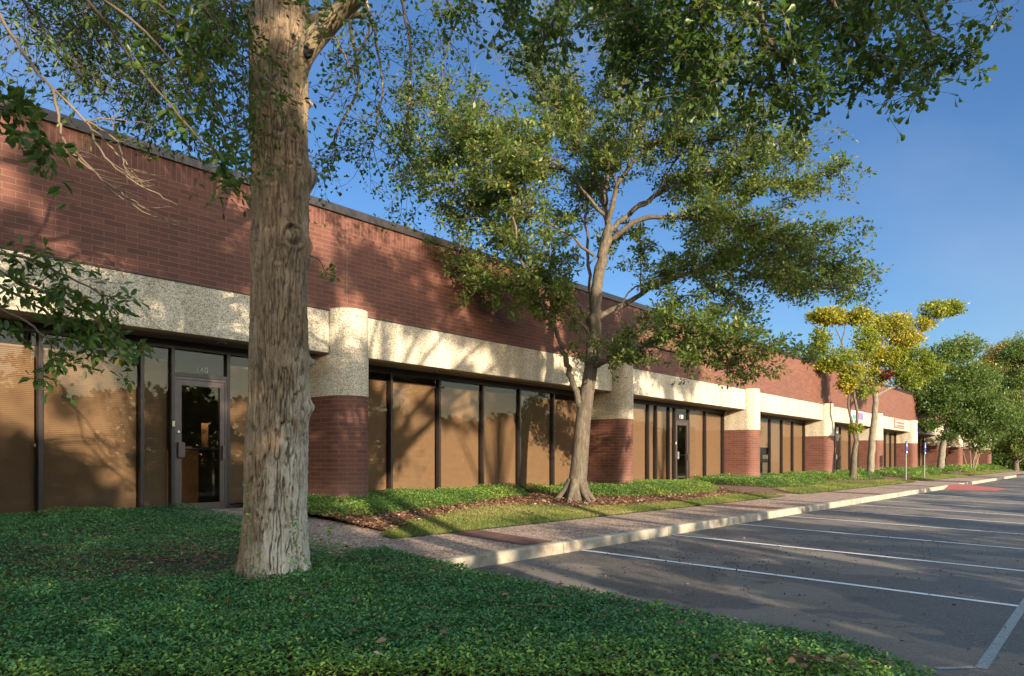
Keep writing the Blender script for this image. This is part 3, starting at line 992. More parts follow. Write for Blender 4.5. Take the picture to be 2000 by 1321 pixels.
NB = 11
for k in range(NB):
    X0 = P0 + PIT * k
    r = PW / 2
    if X0 > XR - .5: break
    cx, cy = X0 + r, FY

    def outline(rr, side_out=0.0):
        """stadium nose seen from above: left flank, round nose, right flank, with arc length for the bricks"""
        pts = [(X0 - side_out, GLY + .12)]
        pts.append((X0 - side_out, cy))
        for i in range(1, 24):
            a = math.pi + math.pi * i / 24
            pts.append((cx + rr * math.cos(a), cy + rr * math.sin(a)))
        pts.append((X0 + 2 * r + side_out, cy)); pts.append((X0 + 2 * r + side_out, GLY + .12))
        s, out = 0, []
        for i, p in enumerate(pts):
            if i: s += math.dist(p, pts[i - 1])
            out.append((p[0], p[1], s))
        return out

    def pier(z0, z1, rr, so, m, name, parent, cap=True):
        mb = MB()
        o = outline(rr, so)
        for (a, b) in zip(o[:-1], o[1:]):
            mb.face([(a[0], a[1], z0), (b[0], b[1], z0), (b[0], b[1], z1), (a[0], a[1], z1)], [(a[2], z0), (b[2], z0), (b[2], z1), (a[2], z1)])
        if cap:
            mb.face([(p[0], p[1], z1) for p in o]); mb.face([(p[0], p[1], z0) for p in reversed(o)])
        ob = mb.build(name, m, parent, merge=True)
        ob.data.polygons.foreach_set("use_smooth", [len(p.vertices) == 4 for p in ob.data.polygons])
        ob.data.set_sharp_from_angle(angle=R(30))
        return ob

    pil = pier(0.05, ZB, r, 0, M['brick_pier'], "pillar", bld)
    pier(ZB, ZS - .045, r + .004, .004, M['agg'], "concrete_block", pil)
    # rolled groove between block and collar
    pier(ZS - .048, ZS - .022, r - .012, -.010, M['agg'], "groove", pil)
    pier(ZS - .024, ZT + .035, r - .006, -.004, M['agg'], "concrete_collar", pil)
    mb = MB(); mb.box(X0 - .003, X0 + .008, FY - .003, FY + .006, ZB, ZS - .04); mb.build("joint", M['joint_dark'], pil)
    mb = MB(); mb.box(cx - .007, cx + .007, FY - .004, FY + .006, ZT + .04, WT); mb.build("control_joint", M['joint_brown'], bld)

    # beam over the bay on the right of the pillar
    xa, xb = X0 + PW + .002, min(X0 + PIT - .012, XR)
    if xb - xa > .5:
        if xb >= XR - .01: xb = XR
        mb = MB(); mb.box(xa, xb, FY, FY + .28, ZS, ZT - .006)
        bm_ = mb.build("concrete_beam", M['agg'], bld, bevel=0.012)
        mb = MB(); mb.box(xa, xb, FY + .28, GLY + .2, ZS + .012, ZS + .05); mb.build("soffit", M['soffit'], bld)
        for fx in ([6.45] if k == 0 else [xa + 2.35, xa + 6.5]):
            if fx < xb - .3 and k < 7:
                mb = MB(); mb.tube([(fx, 11.42, ZS + .012), (fx, 11.42, ZS - .006)], [.085, .085], 20); ob = mb.build("downlight", M['metal'], bld)
                mb = MB(); mb.tube([(fx, 11.42, ZS - .003), (fx, 11.42, ZS - .009)], [.06, .05], 16); mb.build("lens", M['char'], ob)

# interior: floor, back wall and ceiling of the rooms
mb = MB()
quad_xz(mb, XL, XR, 16.5, 0.4, 3.3)
mb.face([(XL, GLY - .02, .43), (XR, GLY - .02, .43), (XR, 16.5, .43), (XL, 16.5, .43)])
mb.face([(XL, GLY + .2, 3.25), (XR, GLY + .2, 3.25), (XR, 16.5, 3.25), (XL, 16.5, 3.25)][::-1])
mb.build("interior", M['interior'], bld)
mb = MB(); mb.box(XL, XR, GLY - .07, GLY + .5, .05, .425); mb.build("floor_edge", M['kerb'], bld)

# ---- windows
FZ0, FZ1 = 0.43, ZS + .012


def slats(mb, x0, x1, z0, z1, y=GLY + .075, pitch=0.027):
    z = z0
    while z < z1:
        t = rnd.uniform(-.001, .001)
        mb.face([(x0, y + .008, z + pitch * .98), (x0, y - .008 + t, z), (x1, y - .008 + t, z), (x1, y + .008, z + pitch * .98)])
        z += pitch
    mb.box(x0, x1, y - .018, y + .018, z1, z1 + .03)
    mb.box(x0, x1, y - .012, y + .012, z0 - .02, z0 - .002)


def window(x0, x1, mulls, doors=(), ztop=None, drops=None):
    """x0..x1 glazed bay; mulls inner mullions; doors list of (xa, xb, number)"""
    mb = MB()
    w = .055
    y0, y1 = GLY - .06, GLY + .05
    xs = [x0 + .03] + list(mulls) + [x1 - .03]
    for x in xs: mb.box(x - w / 2, x + w / 2, y0, y1, FZ0, FZ1 - .001)
    for a, b in zip(xs[:-1], xs[1:]):
        isd = any(abs(a - d[0]) < .02 for d in doors)
        mb.box(a + w / 2, b - w / 2, y0 + .004, y1, FZ1 - .13, FZ1 - .002)
        if not isd: mb.box(a + w / 2, b - w / 2, y0 + .004, y1, FZ0, FZ0 + .07)
        else: mb.box(a + w / 2, b - w / 2, y0 + .004, y1, FZ0 + 2.20, FZ0 + 2.26)
    fr = mb.build("window", M['frame'], bld)
    g = MB()
    for i, (a, b) in enumerate(zip(xs[:-1], xs[1:])):
        isd = any(abs(a - d[0]) < .02 for d in doors)
        z0 = FZ0 + 2.26 if isd else FZ0 + .07
        g.face([(a + w / 2, GLY, z0), (b - w / 2, GLY, z0), (b - w / 2, GLY, FZ1 - .13), (a + w / 2, GLY, FZ1 - .13)])
        if not isd:
            dz = (drops or {}).get(i, 0)
            bl = MB()
            slats(bl, a + w / 2 + .015, b - w / 2 - .015, z0 + .04 + dz, FZ1 - .34 + (ztop or 0) + rnd.uniform(-.02, .02))
            bl.build("blind", M['blind'], fr)
    g.build("glass", M['glass'], fr)
    for (xa, xb, num) in doors:
        xa2, xb2 = xa + w / 2, xb - w / 2
        d = MB()
        zt = FZ0 + 2.195
        st = .085
        d.box(xa2, xa2 + .03, y0 + .008, y1 - .01, FZ0, zt); d.box(xb2 - .03, xb2, y0 + .008, y1 - .01, FZ0, zt)
        d.box(xa2 + .03, xb2 - .03, y0 + .008, y1 - .01, zt - .04, zt)
        a, b = xa2 + .034, xb2 - .034
        z0, z1 = FZ0 + .012, zt - .045
        d.box(a, a + st, y0 + .02, y1 - .02, z0, z1); d.box(b - st, b, y0 + .02, y1 - .02, z0, z1)
        d.box(a + st, b - st, y0 + .02, y1 - .02, z1 - .09, z1); d.box(a + st, b - st, y0 + .02, y1 - .02, z0, z0 + .12)
        do = d.build("door", M['door'], bld)
        q = MB(); q.face([(a + st, GLY - .01, z0 + .12), (b - st, GLY - .01, z0 + .12), (b - st, GLY - .01, z1 - .09), (a + st, GLY - .01, z1 - .09)]); q.build("glass", M['glass'], do)
        h = MB(); h.tube([(a + .02, y0 + .08, FZ0 + 1.02), (b - .02, y0 + .08, FZ0 + 1.02)], [.014, .014], 8); h.build("push_bar", M['frame'], do)
        h = MB(); h.box(a + .005, a + .115, y0 - .045, y0 + .018, FZ0 + .88, FZ0 + 1.13); h.build("handle", M['door'] if num == "140" else M['metal'], do, bevel=.006)
        h = MB(); h.box(b - .06, b - .005, y0 - .03, y0 + .018, FZ0 + .84, FZ0 + 1.08); h.build("pull_plate", M['door'], do, bevel=.005)
        h = MB(); h.tube([(a + .03, y0 + .02, FZ0 + 1.30), (a + .03, y0 + .002, FZ0 + 1.30)], [.022, .02], 14); h.build("lock", M['metal'], do)
        h = MB(); h.box(xa - .02, xa + .018, y0 - .016, y0 - .001, FZ0 + 1.38, FZ0 + 1.47); h.build("doorbell", M['ivory'], do)
        h = MB(); h.box(xa2, xb2, y0 - .08, y0 + .005, FZ0 - .01, FZ0 + .012); h.build("threshold", M['metal'], do)
        if num:
            t = bpy.data.curves.new("address_number", 'FONT')
            t.body = num; t.size = .135 if num == "140" else .19; t.extrude = .001; t.align_x = 'CENTER'
            t.space_character = 1.15
            tmp = bpy.data.objects.new("tmp", t); C.objects.link(tmp)
            bpy.context.view_layer.update()
            me = bpy.data.meshes.new_from_object(tmp.evaluated_get(bpy.context.evaluated_depsgraph_get()))
            bpy.data.objects.remove(tmp)
            me.materials.clear(); me.materials.append(M['grey_number'] if num == '140' else M['white'])
            to = bpy.data.objects.new("address_number", me); C.objects.link(to)
            to.parent = bld
            to.location = Vector(((xa + xb) / 2 + (.03 if num == "140" else 0), GLY - .004, FZ0 + 2.295)) - bld.location
            to.rotation_euler = (R(90), 0, 0)


B = [P0 + PIT * k for k in range(NB)]
window(B[0] + PW, B[1], [1.1, 2.5, 3.92, 5.33, 5.815, 6.775, 7.3], [(5.815, 6.775, "140")])
window(B[1] + PW, B[2], [10.46, 11.89, 13.36, 14.78, 16.24], ztop=.05)
window(B[2] + PW, B[3], [21.48, 22.02, 22.92, 23.36, 24.40, 25.80], [(23.36, 24.40, "150")], ztop=.08)
window(B[3] + PW, B[4], [29.6, 31.0, 32.4, 33.9, 35.35], ztop=.08, drops={2: 1.3})
window(B[4] + PW, B[5], [39.2, 40.6, 42.0, 43.1, 45.0], [(42.0, 43.1, "160")], ztop=.08)
for k in range(5, NB - 1):
    a = B[k] + PW
    if k % 2 == 0:
        window(a, B[k + 1], [a + 1.5, a + 3.0, a + 4.1, a + 5.6, a + 7.2], [(a + 3.0, a + 4.1, None)])
    else:
        window(a, B[k + 1], [a + 1.45, a + 2.9, a + 4.4, a + 5.9, a + 7.4])
mb = MB(); quad_xz(mb, B[10] + PW, XR, GLY, .3, 3.2); mb.build("recess_wall", M['brick'], bld)
# tan panel and counter seen through the first door
mb = MB(); mb.box(6.4, 7.0, 13.2, 13.3, 0.44, 1.45); mb.box(6.95, 7.08, 13.0, 13.02, 1.5, 1.95); mb.build("reception_desk", M['tan'], bld, bevel=.01)

mb = MB(); mb.box(22.75, 24.1, 9.7, 10.7, .40, .412)
b_ = mb.build("doormat", M['mat'])
b_.data.transform(Matrix.Rotation(math.atan((PZ(10.7) - PZ(9.7)) / 1.0), 4, 'X'))
b_.data.transform(Matrix.Translation((0, 0, 0)))
zmid = float(np.mean([v.co.z for v in b_.data.vertices])); ymid = float(np.mean([v.co.y for v in b_.data.vertices]))
b_.data.transform(Matrix.Translation((0, 10.2 - ymid, float(PZ(10.2)) + .014 - zmid)))
tag(b_, "black rectangular doormat lying on the path to door 150", "doormat")


# ---- signs
def panel(name, x0, x1, z0, z1, label, cols):
    o = empty(name, (x0, FY - .03, z0), label, "sign")
    y = FY - .045
    mb = MB(); mb.box(x0, x1, y, FY + .001, z0, z1); mb.build("panel", cols[0], o, bevel=.006)
    return o, y


pink = simple("sign_pink", (0.62, 0.30, 0.24), 0.5, bs=0); redm = simple("sign_red", (0.42, 0.05, 0.04), 0.5, bs=0)
bluem = simple("sign_blue", (0.03, 0.06, 0.27), 0.5, bs=0); tealm = simple("sign_teal", (0.03, 0.22, 0.2), 0.5, bs=0); purp = simple("sign_mauve", (0.16, 0.12, 0.26), 0.5, bs=0)
s1 = onY(1746.5, 818, FY - .03); s2 = onY(1766, 837.5, FY - .03)
o, y = panel("shop_sign", s1.x, s2.x, 3.33, 3.90, "pink and red framed sign with two blue shapes on the far beam", [redm])
mb = MB(); mb.box(s1.x + .06, s2.x - .06, y - .006, y + .001, 3.38, 3.85); mb.build("face", pink, o)
mb = MB()
for (cz, rr) in ((3.71, .13), (3.47, .10)):
    mb.tube([(s1.x + .38, y - .012, cz), (s1.x + .38, y - .004, cz)], [rr, rr], 18)
mb.build("emblem", bluem, o)
mb = MB()
for cz in (3.66, 3.47):
    xx = s1.x + .72
    while xx < s2.x - .2:
        w = rnd.uniform(.08, .16); mb.box(xx, xx + w, y - .011, y - .004, cz - .05, cz + .06); xx += w + .05
mb.build("lettering", redm, o)
s1 = onY(1664, 803, FY - .03); s2 = onY(1686.5, 820, FY - .03)
o, y = panel("shop_sign", s1.x, s2.x, 3.42, 3.93, "white sign with teal and mauve fields half hidden by the forked yellowing tree", [M['white']])
mb = MB(); mb.box(s1.x + .05, s1.x + .55, y - .006, y + .001, 3.46, 3.70); mb.build("teal_field", tealm, o)
mb = MB(); mb.box(s2.x - 1.1, s2.x - .08, y - .006, y + .001, 3.46, 3.86); mb.build("mauve_field", purp, o)


def post(x, y, label):
    z = float(G(y))
    o = empty("parking_sign", (x, y, z), label, "sign post", "blue accessible parking signs in the lawn")
    mb = MB(); mb.tube([(x, y, z - .1), (x, y, z + 2.0)], [.03, .03], 10); mb.build("post", M['galv'], o)
    mb = MB(); mb.box(x - .15, x + .15, y - .045, y - .030, z + 1.55, z + 2.02); pl = mb.build("sign_plate", bluem, o, bevel=.004)
    # wheelchair symbol: head, body, wheel arc
    mb = MB()
    yy = y - .048
    mb.tube([(x, yy, z + 1.96), (x, yy + .003, z + 1.96)], [.022, .022], 10)
    mb.box(x - .012, x + .012, yy, yy + .003, z + 1.84, z + 1.93); mb.box(x + .012, x + .05, yy, yy + .003, z + 1.87, z + 1.885)
    mb.box(x - .012, x + .06, yy, yy + .003, z + 1.82, z + 1.838); mb.box(x + .05, x + .068, yy, yy + .003, z + 1.75, z + 1.82)
    ring_ = [(x - .012 + .06 * math.cos(t), yy + .001, z + 1.79 + .06 * math.sin(t)) for t in np.linspace(2.0, 6.2, 14)]
    mb.tube(ring_, [.009] * 14, 5)
    mb.build("wheelchair_symbol", M['white'], pl)
    mb = MB(); mb.box(x - .15, x + .15, y - .045, y - .030, z + 1.38, z + 1.52); p2 = mb.build("lower_plate", bluem, o, bevel=.003)
    mb = MB(); mb.box(x - .11, x + .11, y - .049, y - .0455, z + 1.42, z + 1.48); mb.build("plate_band", M['white'], p2)


post(41.8, 8.3, "nearer blue accessible parking sign on a steel post")
post(45.9, 8.2, "farther blue accessible parking sign on a steel post, right of the pink shop sign")

#@@TREES
# ------------------------------------------------------------------ trees
class Tree:
    def __init__(s, name, base, label, group=None, bark='bark2', leaf='oak', cat="tree"):
        s.o = empty(name, base, label, cat, group)
        s.base = Vector(base)
        s.wood = MB(); s.twig = MB(); s.bark, s.leaf = bark, leaf
        s.P, s.D, s.N, s.L, s.T = [], [], [], [], []

    def limb(s, pts, r0, r1, n=8, wob=0.0, twig=False, pw=1.0):
        """smooth curve through pts; returns list of (point, dir, t)"""
        pts = [Vector(p) for p in pts]
        out = []
        m = len(pts)
        sub = 5 if m > 2 else 8
        for i in range(m - 1):
            p0 = pts[max(i - 1, 0)]; p1 = pts[i]; p2 = pts[i + 1]; p3 = pts[min(i + 2, m - 1)]
            for j in range(sub):
                t = j / sub
                q = 0.5 * ((2 * p1) + (p2 - p0) * t + (2 * p0 - 5 * p1 + 4 * p2 - p3) * t * t + (3 * p1 - p0 - 3 * p2 + p3) * t ** 3)
                out.append(q)
        out.append(pts[-1])
        if wob:
            for i in range(1, len(out)):
                out[i] = out[i] + Vector((rnd.gauss(0, wob), rnd.gauss(0, wob), rnd.gauss(0, wob)))
        k = len(out)
        rad = [r0 + (r1 - r0) * (i / (k - 1)) ** pw for i in range(k)]
        (s.twig if twig else s.wood).tube(out, rad, n)
        res = []
        for i, q in enumerate(out):
            d = out[min(i + 1, k - 1)] - out[max(i - 1, 0)]
            res.append((q, d.normalized(), i / (k - 1), rad[i]))
        return res

    def leaves_along(s, pts, n, L, spread=0.03, wr_j=.2, tint=0.45, droop=0.0):
        """n leaves along a list of points"""
        for _ in range(n):
            u = (rnd.random() ** .8) * (len(pts) - 1)
            i = min(int(u), len(pts) - 2)
            p = pts[i].lerp(pts[i + 1], u - i)
            ax = (pts[i + 1] - pts[i]).normalized()
            v = Vector((rnd.gauss(0, 1), rnd.gauss(0, 1), rnd.gauss(0, 1)))
            d = (ax * rnd.uniform(.2, 1.1) + v.normalized() * 1.0 + Vector((0, 0, -droop)))
            p = p + v * spread
            s.P.append(tuple(p)); s.D.append(tuple(d)); s.N.append((rnd.gauss(0, .7), rnd.gauss(0, .7), 1))
            s.L.append(L * rnd.uniform(.6, 1.25)); s.T.append(min(1, max(0, rnd.gauss(tint, .22))))

    def spray(s, limb, n, t0=.3, length=(.4, 1.0), leafn=18, L=.06, up=0.15, droop=0.0, sub=3, flat=.6, tint=.45, tr=.007, side=1.0, fwd=.6, spread=.03, bias=.8):
        """side twigs along a limb, each with smaller twigs and leaves"""
        for _ in range(n):
            t = t0 + (1 - t0) * rnd.random() ** bias
            i = min(range(len(limb)), key=lambda k: abs(limb[k][2] - t))
            p, d, _, r = limb[i]
            v = Vector((rnd.gauss(0, 1), rnd.gauss(0, 1), rnd.gauss(0, flat)))
            v -= d * v.dot(d)
            dr = (v.normalized() * side + d * fwd * rnd.uniform(.5, 1.5) + Vector((0, 0, up))).normalized()
            ln = rnd.uniform(*length)
            q = [p]
            cur = dr.copy()
            for k in range(4):
                cur = (cur + Vector((rnd.gauss(0, .22), rnd.gauss(0, .22), rnd.gauss(0, .18) - droop))).normalized()
                q.append(q[-1] + cur * ln / 4)
            s.twig.tube(q, [tr, tr * .8, tr * .6, tr * .45, tr * .25], 3, cap=False)
            s.leaves_along(q[1:], max(1, leafn // (sub + 1)), L, spread, tint=tint, droop=droop)
            for _k in range(sub):
                b = rnd.choice(q[1:])
                v = Vector((rnd.gauss(0, 1), rnd.gauss(0, 1), rnd.gauss(0, flat)))
                d2 = (v.normalized() + cur * .5 + Vector((0, 0, -droop))).normalized()
                l2 = ln * rnd.uniform(.3, .55)
                q2 = [b, b + d2 * l2 * .5, b + d2 * l2 + Vector((rnd.gauss(0, .05), rnd.gauss(0, .05), -droop * l2 * .5)) * 1]
                s.twig.tube(q2, [tr * .5, tr * .4, tr * .2], 3, cap=False)
                s.leaves_along(q2, max(1, leafn // (sub + 1)), L, spread, tint=tint, droop=droop)

    def blob(s, c, rad, n, L, tint=.45, flat=.6, soft=.17):
        """n leaves gathered in small clumps within an ellipsoid"""
        c = np.array(c); rad = np.array(rad)
        k = max(3, n // 34)
        cc = rng.normal(0, 1, (k, 3)); cc = cc / np.linalg.norm(cc, axis=1, keepdims=True) * (rng.uniform(0.15, 1, (k, 1)) ** .45)
        cc = c + cc * rad
        idx = rng.integers(0, k, n)
        sg = float(np.mean(rad)) * soft
        p = cc[idx] + rng.normal(0, 1, (n, 3)) * sg * np.array([1, 1, flat])
        d = norm(rng.normal(0, 1, (n, 3)) + norm(p - c) * .7)
        nr = rng.normal(0, .8, (n, 3)) + np.array([0, 0, 1])
        ct = rng.normal(0, .12, k)
        s.P += list(map(tuple, p)); s.D += list(map(tuple, d)); s.N += list(map(tuple, nr))
        s.L += list(L * rng.uniform(.6, 1.3, n)); s.T += list(np.clip(tint + ct[idx] + rng.normal(0, .16, n), 0, 1))
        return cc

    def finish(s, kind='o', wr=.5, trunk="trunk", crown="crown", twigmat='twig'):
        if s.wood.v: s.wood.build(trunk, M[s.bark], s.o, smooth=True)
        cr = None
        if s.P:
            P = np.array(s.P); D = np.array(s.D); N = np.array(s.N); L = np.array(s.L); T = np.array(s.T)
            v, f, k = leaf_arrays(P, D, N, L, wr, kind)
            cr = link(crown, fast_mesh(crown, v, f, np.repeat(T, k)), M[s.leaf], s.o)
        if s.twig.v: s.twig.build("twigs", M[twigmat], s.o)
        return s.o


# ---- the big trunk in the foreground
Z1 = 6.44
tb = W(537, 1140, Z1)
bx_, by_ = tb.x, tb.y
toward = Vector((-bx_, -by_, 0)).normalized()
right = Vector((ST, -CT, 0))


def big_tree():
    T = Tree("oak_tree", (bx_, by_, 0.15), "massive oak with deeply furrowed pale grey bark rising from the foreground ground cover", bark='limb', leaf='oak')
    NZ, NT = 820, 330
    ys = np.linspace(1165, -330, NZ)
    zc = CAMZ + Z1 * (899 - ys) / F
    wpx = np.interp(ys, [-330, -100, 0, 60, 200, 400, 600, 800, 1000, 1060, 1100, 1130, 1165], [78, 96, 108, 112, 109, 106, 111, 117, 122, 126, 134, 148, 176])
    cpx = np.interp(ys, [-330, 0, 200, 400, 600, 800, 1000, 1165], [560, 546, 545, 546, 545, 543, 536, 536])
    rad = wpx / 2 * Z1 / F
    ctr = np.array([[*W(c, 899, Z1)[:2]] for c in cpx])
    th = np.linspace(0, 2 * np.pi, NT, endpoint=False)
    Tt, Zz = np.meshgrid(th, zc)
    cx, sx = np.cos(Tt), np.sin(Tt)
    u, v = cx * rad[:, None], sx * rad[:, None]
    # furrows: domain warped ridged noise stretched along the trunk
    wx = fbm(u * 9, v * 9, Zz * 3.0, 40, 3)
    smooth_up = np.clip((Zz - 1.6) / 1.6, 0, 1)     # the bark calms down higher up
    n1 = vnoise(u * 54 + wx * 1.2, v * 54 + wx * 1.2, Zz * 4.2, 41)
    n2 = vnoise(u * 85 + wx, v * 85 - wx, Zz * 11.0, 42)
    n3 = fbm(u * 70, v * 70, Zz * 30, 43, 2)
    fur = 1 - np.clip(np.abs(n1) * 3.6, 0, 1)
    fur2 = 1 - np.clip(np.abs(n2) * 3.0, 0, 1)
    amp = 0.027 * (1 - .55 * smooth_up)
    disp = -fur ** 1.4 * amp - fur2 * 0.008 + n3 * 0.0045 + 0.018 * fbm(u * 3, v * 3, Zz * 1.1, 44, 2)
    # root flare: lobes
    fl = np.clip((0.75 - Zz) / 0.6, 0, 1) ** 2
    disp = disp + fl * 0.05 * np.cos(Tt * 7 + 1.0 + 2 * vnoise(cx * 1.5, sx * 1.5, 0 * Tt, 45))
    # knots: (image x, image y, size m, height m)
    tang = math.atan2(toward.y, toward.x)

    def knot(px, py, size, h, ring=0.0):
        nonlocal disp
        z = CAMZ + Z1 * (899 - py) / F
        c = np.interp(-py, -ys, cpx); rr = np.interp(-py, -ys, rad)
        s = max(-1, min(1, (px - c) * Z1 / F / rr))
        ang = tang + math.asin(s)       # + turns towards the image right
        da = (Tt - ang + np.pi) % (2 * np.pi) - np.pi
        d2 = ((da * rr) ** 2 + (Zz - z) ** 2) / size ** 2
        disp = disp + h * np.exp(-d2)
        if ring: disp = disp - ring * np.exp(-((np.sqrt(d2) - 1.25) / .28) ** 2) + ring * np.exp(-((np.sqrt(d2) - 1.9) / .35) ** 2) * .8
    knot(606, 345, .09, .06); knot(613, 330, .05, .03)
    knot(570, 473, .055, .045, .018); knot(563, 452, .03, .03)
    knot(598, 480, .07, .04); knot(600, 505, .05, .03)
    knot(602, 705, .035, .06); knot(600, 795, .06, .045)
    knot(560, 332, .032, .03, .008); knot(578, 330, .028, .03, .008)
    knot(530, 362, .05, .012, .010)
    knot(572, 275, .04, .02, .014); knot(545, 265, .05, .012, .008)
    knot(602, 195, .035, .05)
    knot(492, 400, .06, .04, .01)
    knot(545, 510, .05, .02, .008)
    knot(560, 845, .06, .018, .006)
    knot(530, 180, .09, .02, .008)
    knot(480, 40, .07, .06)
    Rr = rad[:, None] + disp
    X = ctr[:, 0][:, None] + Rr * cx
    Y = ctr[:, 1][:, None] + Rr * sx
    V = np.stack([X, Y, Zz], -1).reshape(-1, 3)
    idx = np.arange(NZ * NT).reshape(NZ, NT)
    nx = np.roll(idx, -1, 1)
    q = np.stack([idx[:-1], nx[:-1], nx[1:], idx[1:]], -1).reshape(-1, 4)
    me = fast_mesh("trunk", V, q)
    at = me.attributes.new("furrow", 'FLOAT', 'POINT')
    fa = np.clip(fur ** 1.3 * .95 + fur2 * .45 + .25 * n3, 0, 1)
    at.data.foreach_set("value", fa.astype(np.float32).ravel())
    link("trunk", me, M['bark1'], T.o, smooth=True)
    # limbs (the fork at the top of the picture, then the crown above it)
    a = T.limb([W(560, 190, Z1 - .05), W(590, 110, Z1 - .12), W(640, 50, Z1 - .2), W(700, -10, Z1 - .4), W(790, -110, Z1 - .8), W(900, -240, Z1 - 1.2)], .118, .05, 14, pw=.8)
    st = T.limb([W(600, 45, Z1 + .3), W(650, 28, Z1 + .4), W(712, 28, Z1 + .5)], .06, .035, 9)
    tops = []
    top = W(560, -330, Z1)
    for (dx, dy, dz, ln) in ((-1.2, -.6, 1.2, 3.4), (1.0, .4, 1.3, 3.6), (.2, 1.4, 1.0, 3.2), (-.4, -1.5, .9, 3.0), (1.3, -.9, .8, 3.4), (-1.6, .6, .7, 3.2), (.1, .1, 1.8, 3.4)):
        d = Vector((dx, dy, dz)).normalized()
        p = [top - Vector((0, 0, .6)), top + d * ln * .35, top + d * ln * .7 + Vector((0, 0, .1)), top + d * ln + Vector((0, 0, -.1))]
        tops.append(T.limb(p, .10, .02, 7))
    # hanging boughs right of the trunk in the picture
    hang = [
        ([W(640, -140, 7.0), W(700, -30, 7.2), W(735, 80, 7.4), W(745, 190, 7.5), W(722, 300, 7.5)], 26),
        ([W(680, -120, 7.6), W(780, -10, 7.8), W(800, 120, 7.9), W(790, 250, 8.0), W(770, 330, 8.0)], 24),
        ([W(640, -100, 6.6), W(640, 0, 6.9), W(655, 80, 7.0), W(690, 150, 7.0)], 8),
        ([W(600, -120, 7.0), W(850, -40, 7.6), W(880, 60, 7.8), W(860, 150, 7.9)], 16),
        ([W(660, -60, 7.4), W(700, 160, 7.6), W(660, 260, 7.7), W(650, 330, 7.8)], 9),
        ([W(640, -100, 8.4), W(720, 20, 8.6), W(690, 130, 8.7), W(640, 200, 8.7)], 9),
    ]
    for pts, n in hang:
        lb = T.limb(pts, .022, .006, 5, wob=.015)
        T.spray(lb, n, .25, (.25, .75), 30, .062, up=-.05, droop=.10, sub=4, flat=.8, tint=.42, tr=.005, spread=.02)
    for lb in tops: T.spray(lb, 16, .25, (.6, 1.3), 60, .10, up=.1, sub=5, tint=.45, tr=.01)
    T.spray(a, 16, .4, (.4, .9), 40, .07, up=.0, droop=.08, sub=4, tr=.006)
    # little shoot low on the trunk with lobed leaves
    sh = T.limb([W(606, 500, Z1 - .02), W(625, 510, Z1 - .1), W(634, 528, Z1 - .15), W(650, 540, Z1 - .2)], .006, .003, 5, twig=True)
    T.leaves_along([x[0] for x in sh[-8:]], 26, .07, .012, tint=.75)
    ob = T.finish('s', .55, trunk="limbs")
    # hollow where a bough was cut
    hp = W(604, 98, Z1 - .16)
    mb = MB()
    r_ = right; u_ = Vector((0, 0, 1)); 
    ring_ = []
    for k in range(16):
        t = 2 * math.pi * k / 16
        ring_.append(hp + r_ * (.047 * math.cos(t) + .02 * math.sin(t)) + u_ * .085 * math.sin(t) - toward * (.02 * math.cos(t)) + toward * .055)
    back = [p - toward * .12 for p in ring_]
    mb.face(ring_)
    for k in range(16): mb.face([ring_[k], back[k], back[(k + 1) % 16], ring_[(k + 1) % 16]])
    mb.build("hollow", M['char'], ob, smooth=False)
    # ivy creeping up the foot
    P, D = [], []
    for (px, y0, y1, n) in ((575, 1125, 1000, 60), (500, 1150, 1080, 30), (482, 1050, 930, 18), (592, 1130, 1080, 26)):
        for _ in range(n):
            yy = rnd.uniform(y1, y0); xx = px + rnd.gauss(0, 6)
            p = W(xx, yy, Z1 - .30 - (.05 if yy > 1080 else 0))
            P.append(tuple(p)); D.append((rnd.gauss(0, 1), rnd.gauss(0, 1), rnd.gauss(.3, .7)))
    P = np.array(P); D = np.array(D); n = len(P)
    v, f, k = leaf_arrays(P, D, np.tile(np.array(toward), (n, 1)) + rng.normal(0, .4, (n, 3)), rng.uniform(.018, .034, n), .55, 'e')
    link("ivy", fast_mesh("ivy", v, f, np.repeat(np.clip(rng.normal(.75, .15, n), 0, 1), k)), M['cover'], ob)


big_tree()


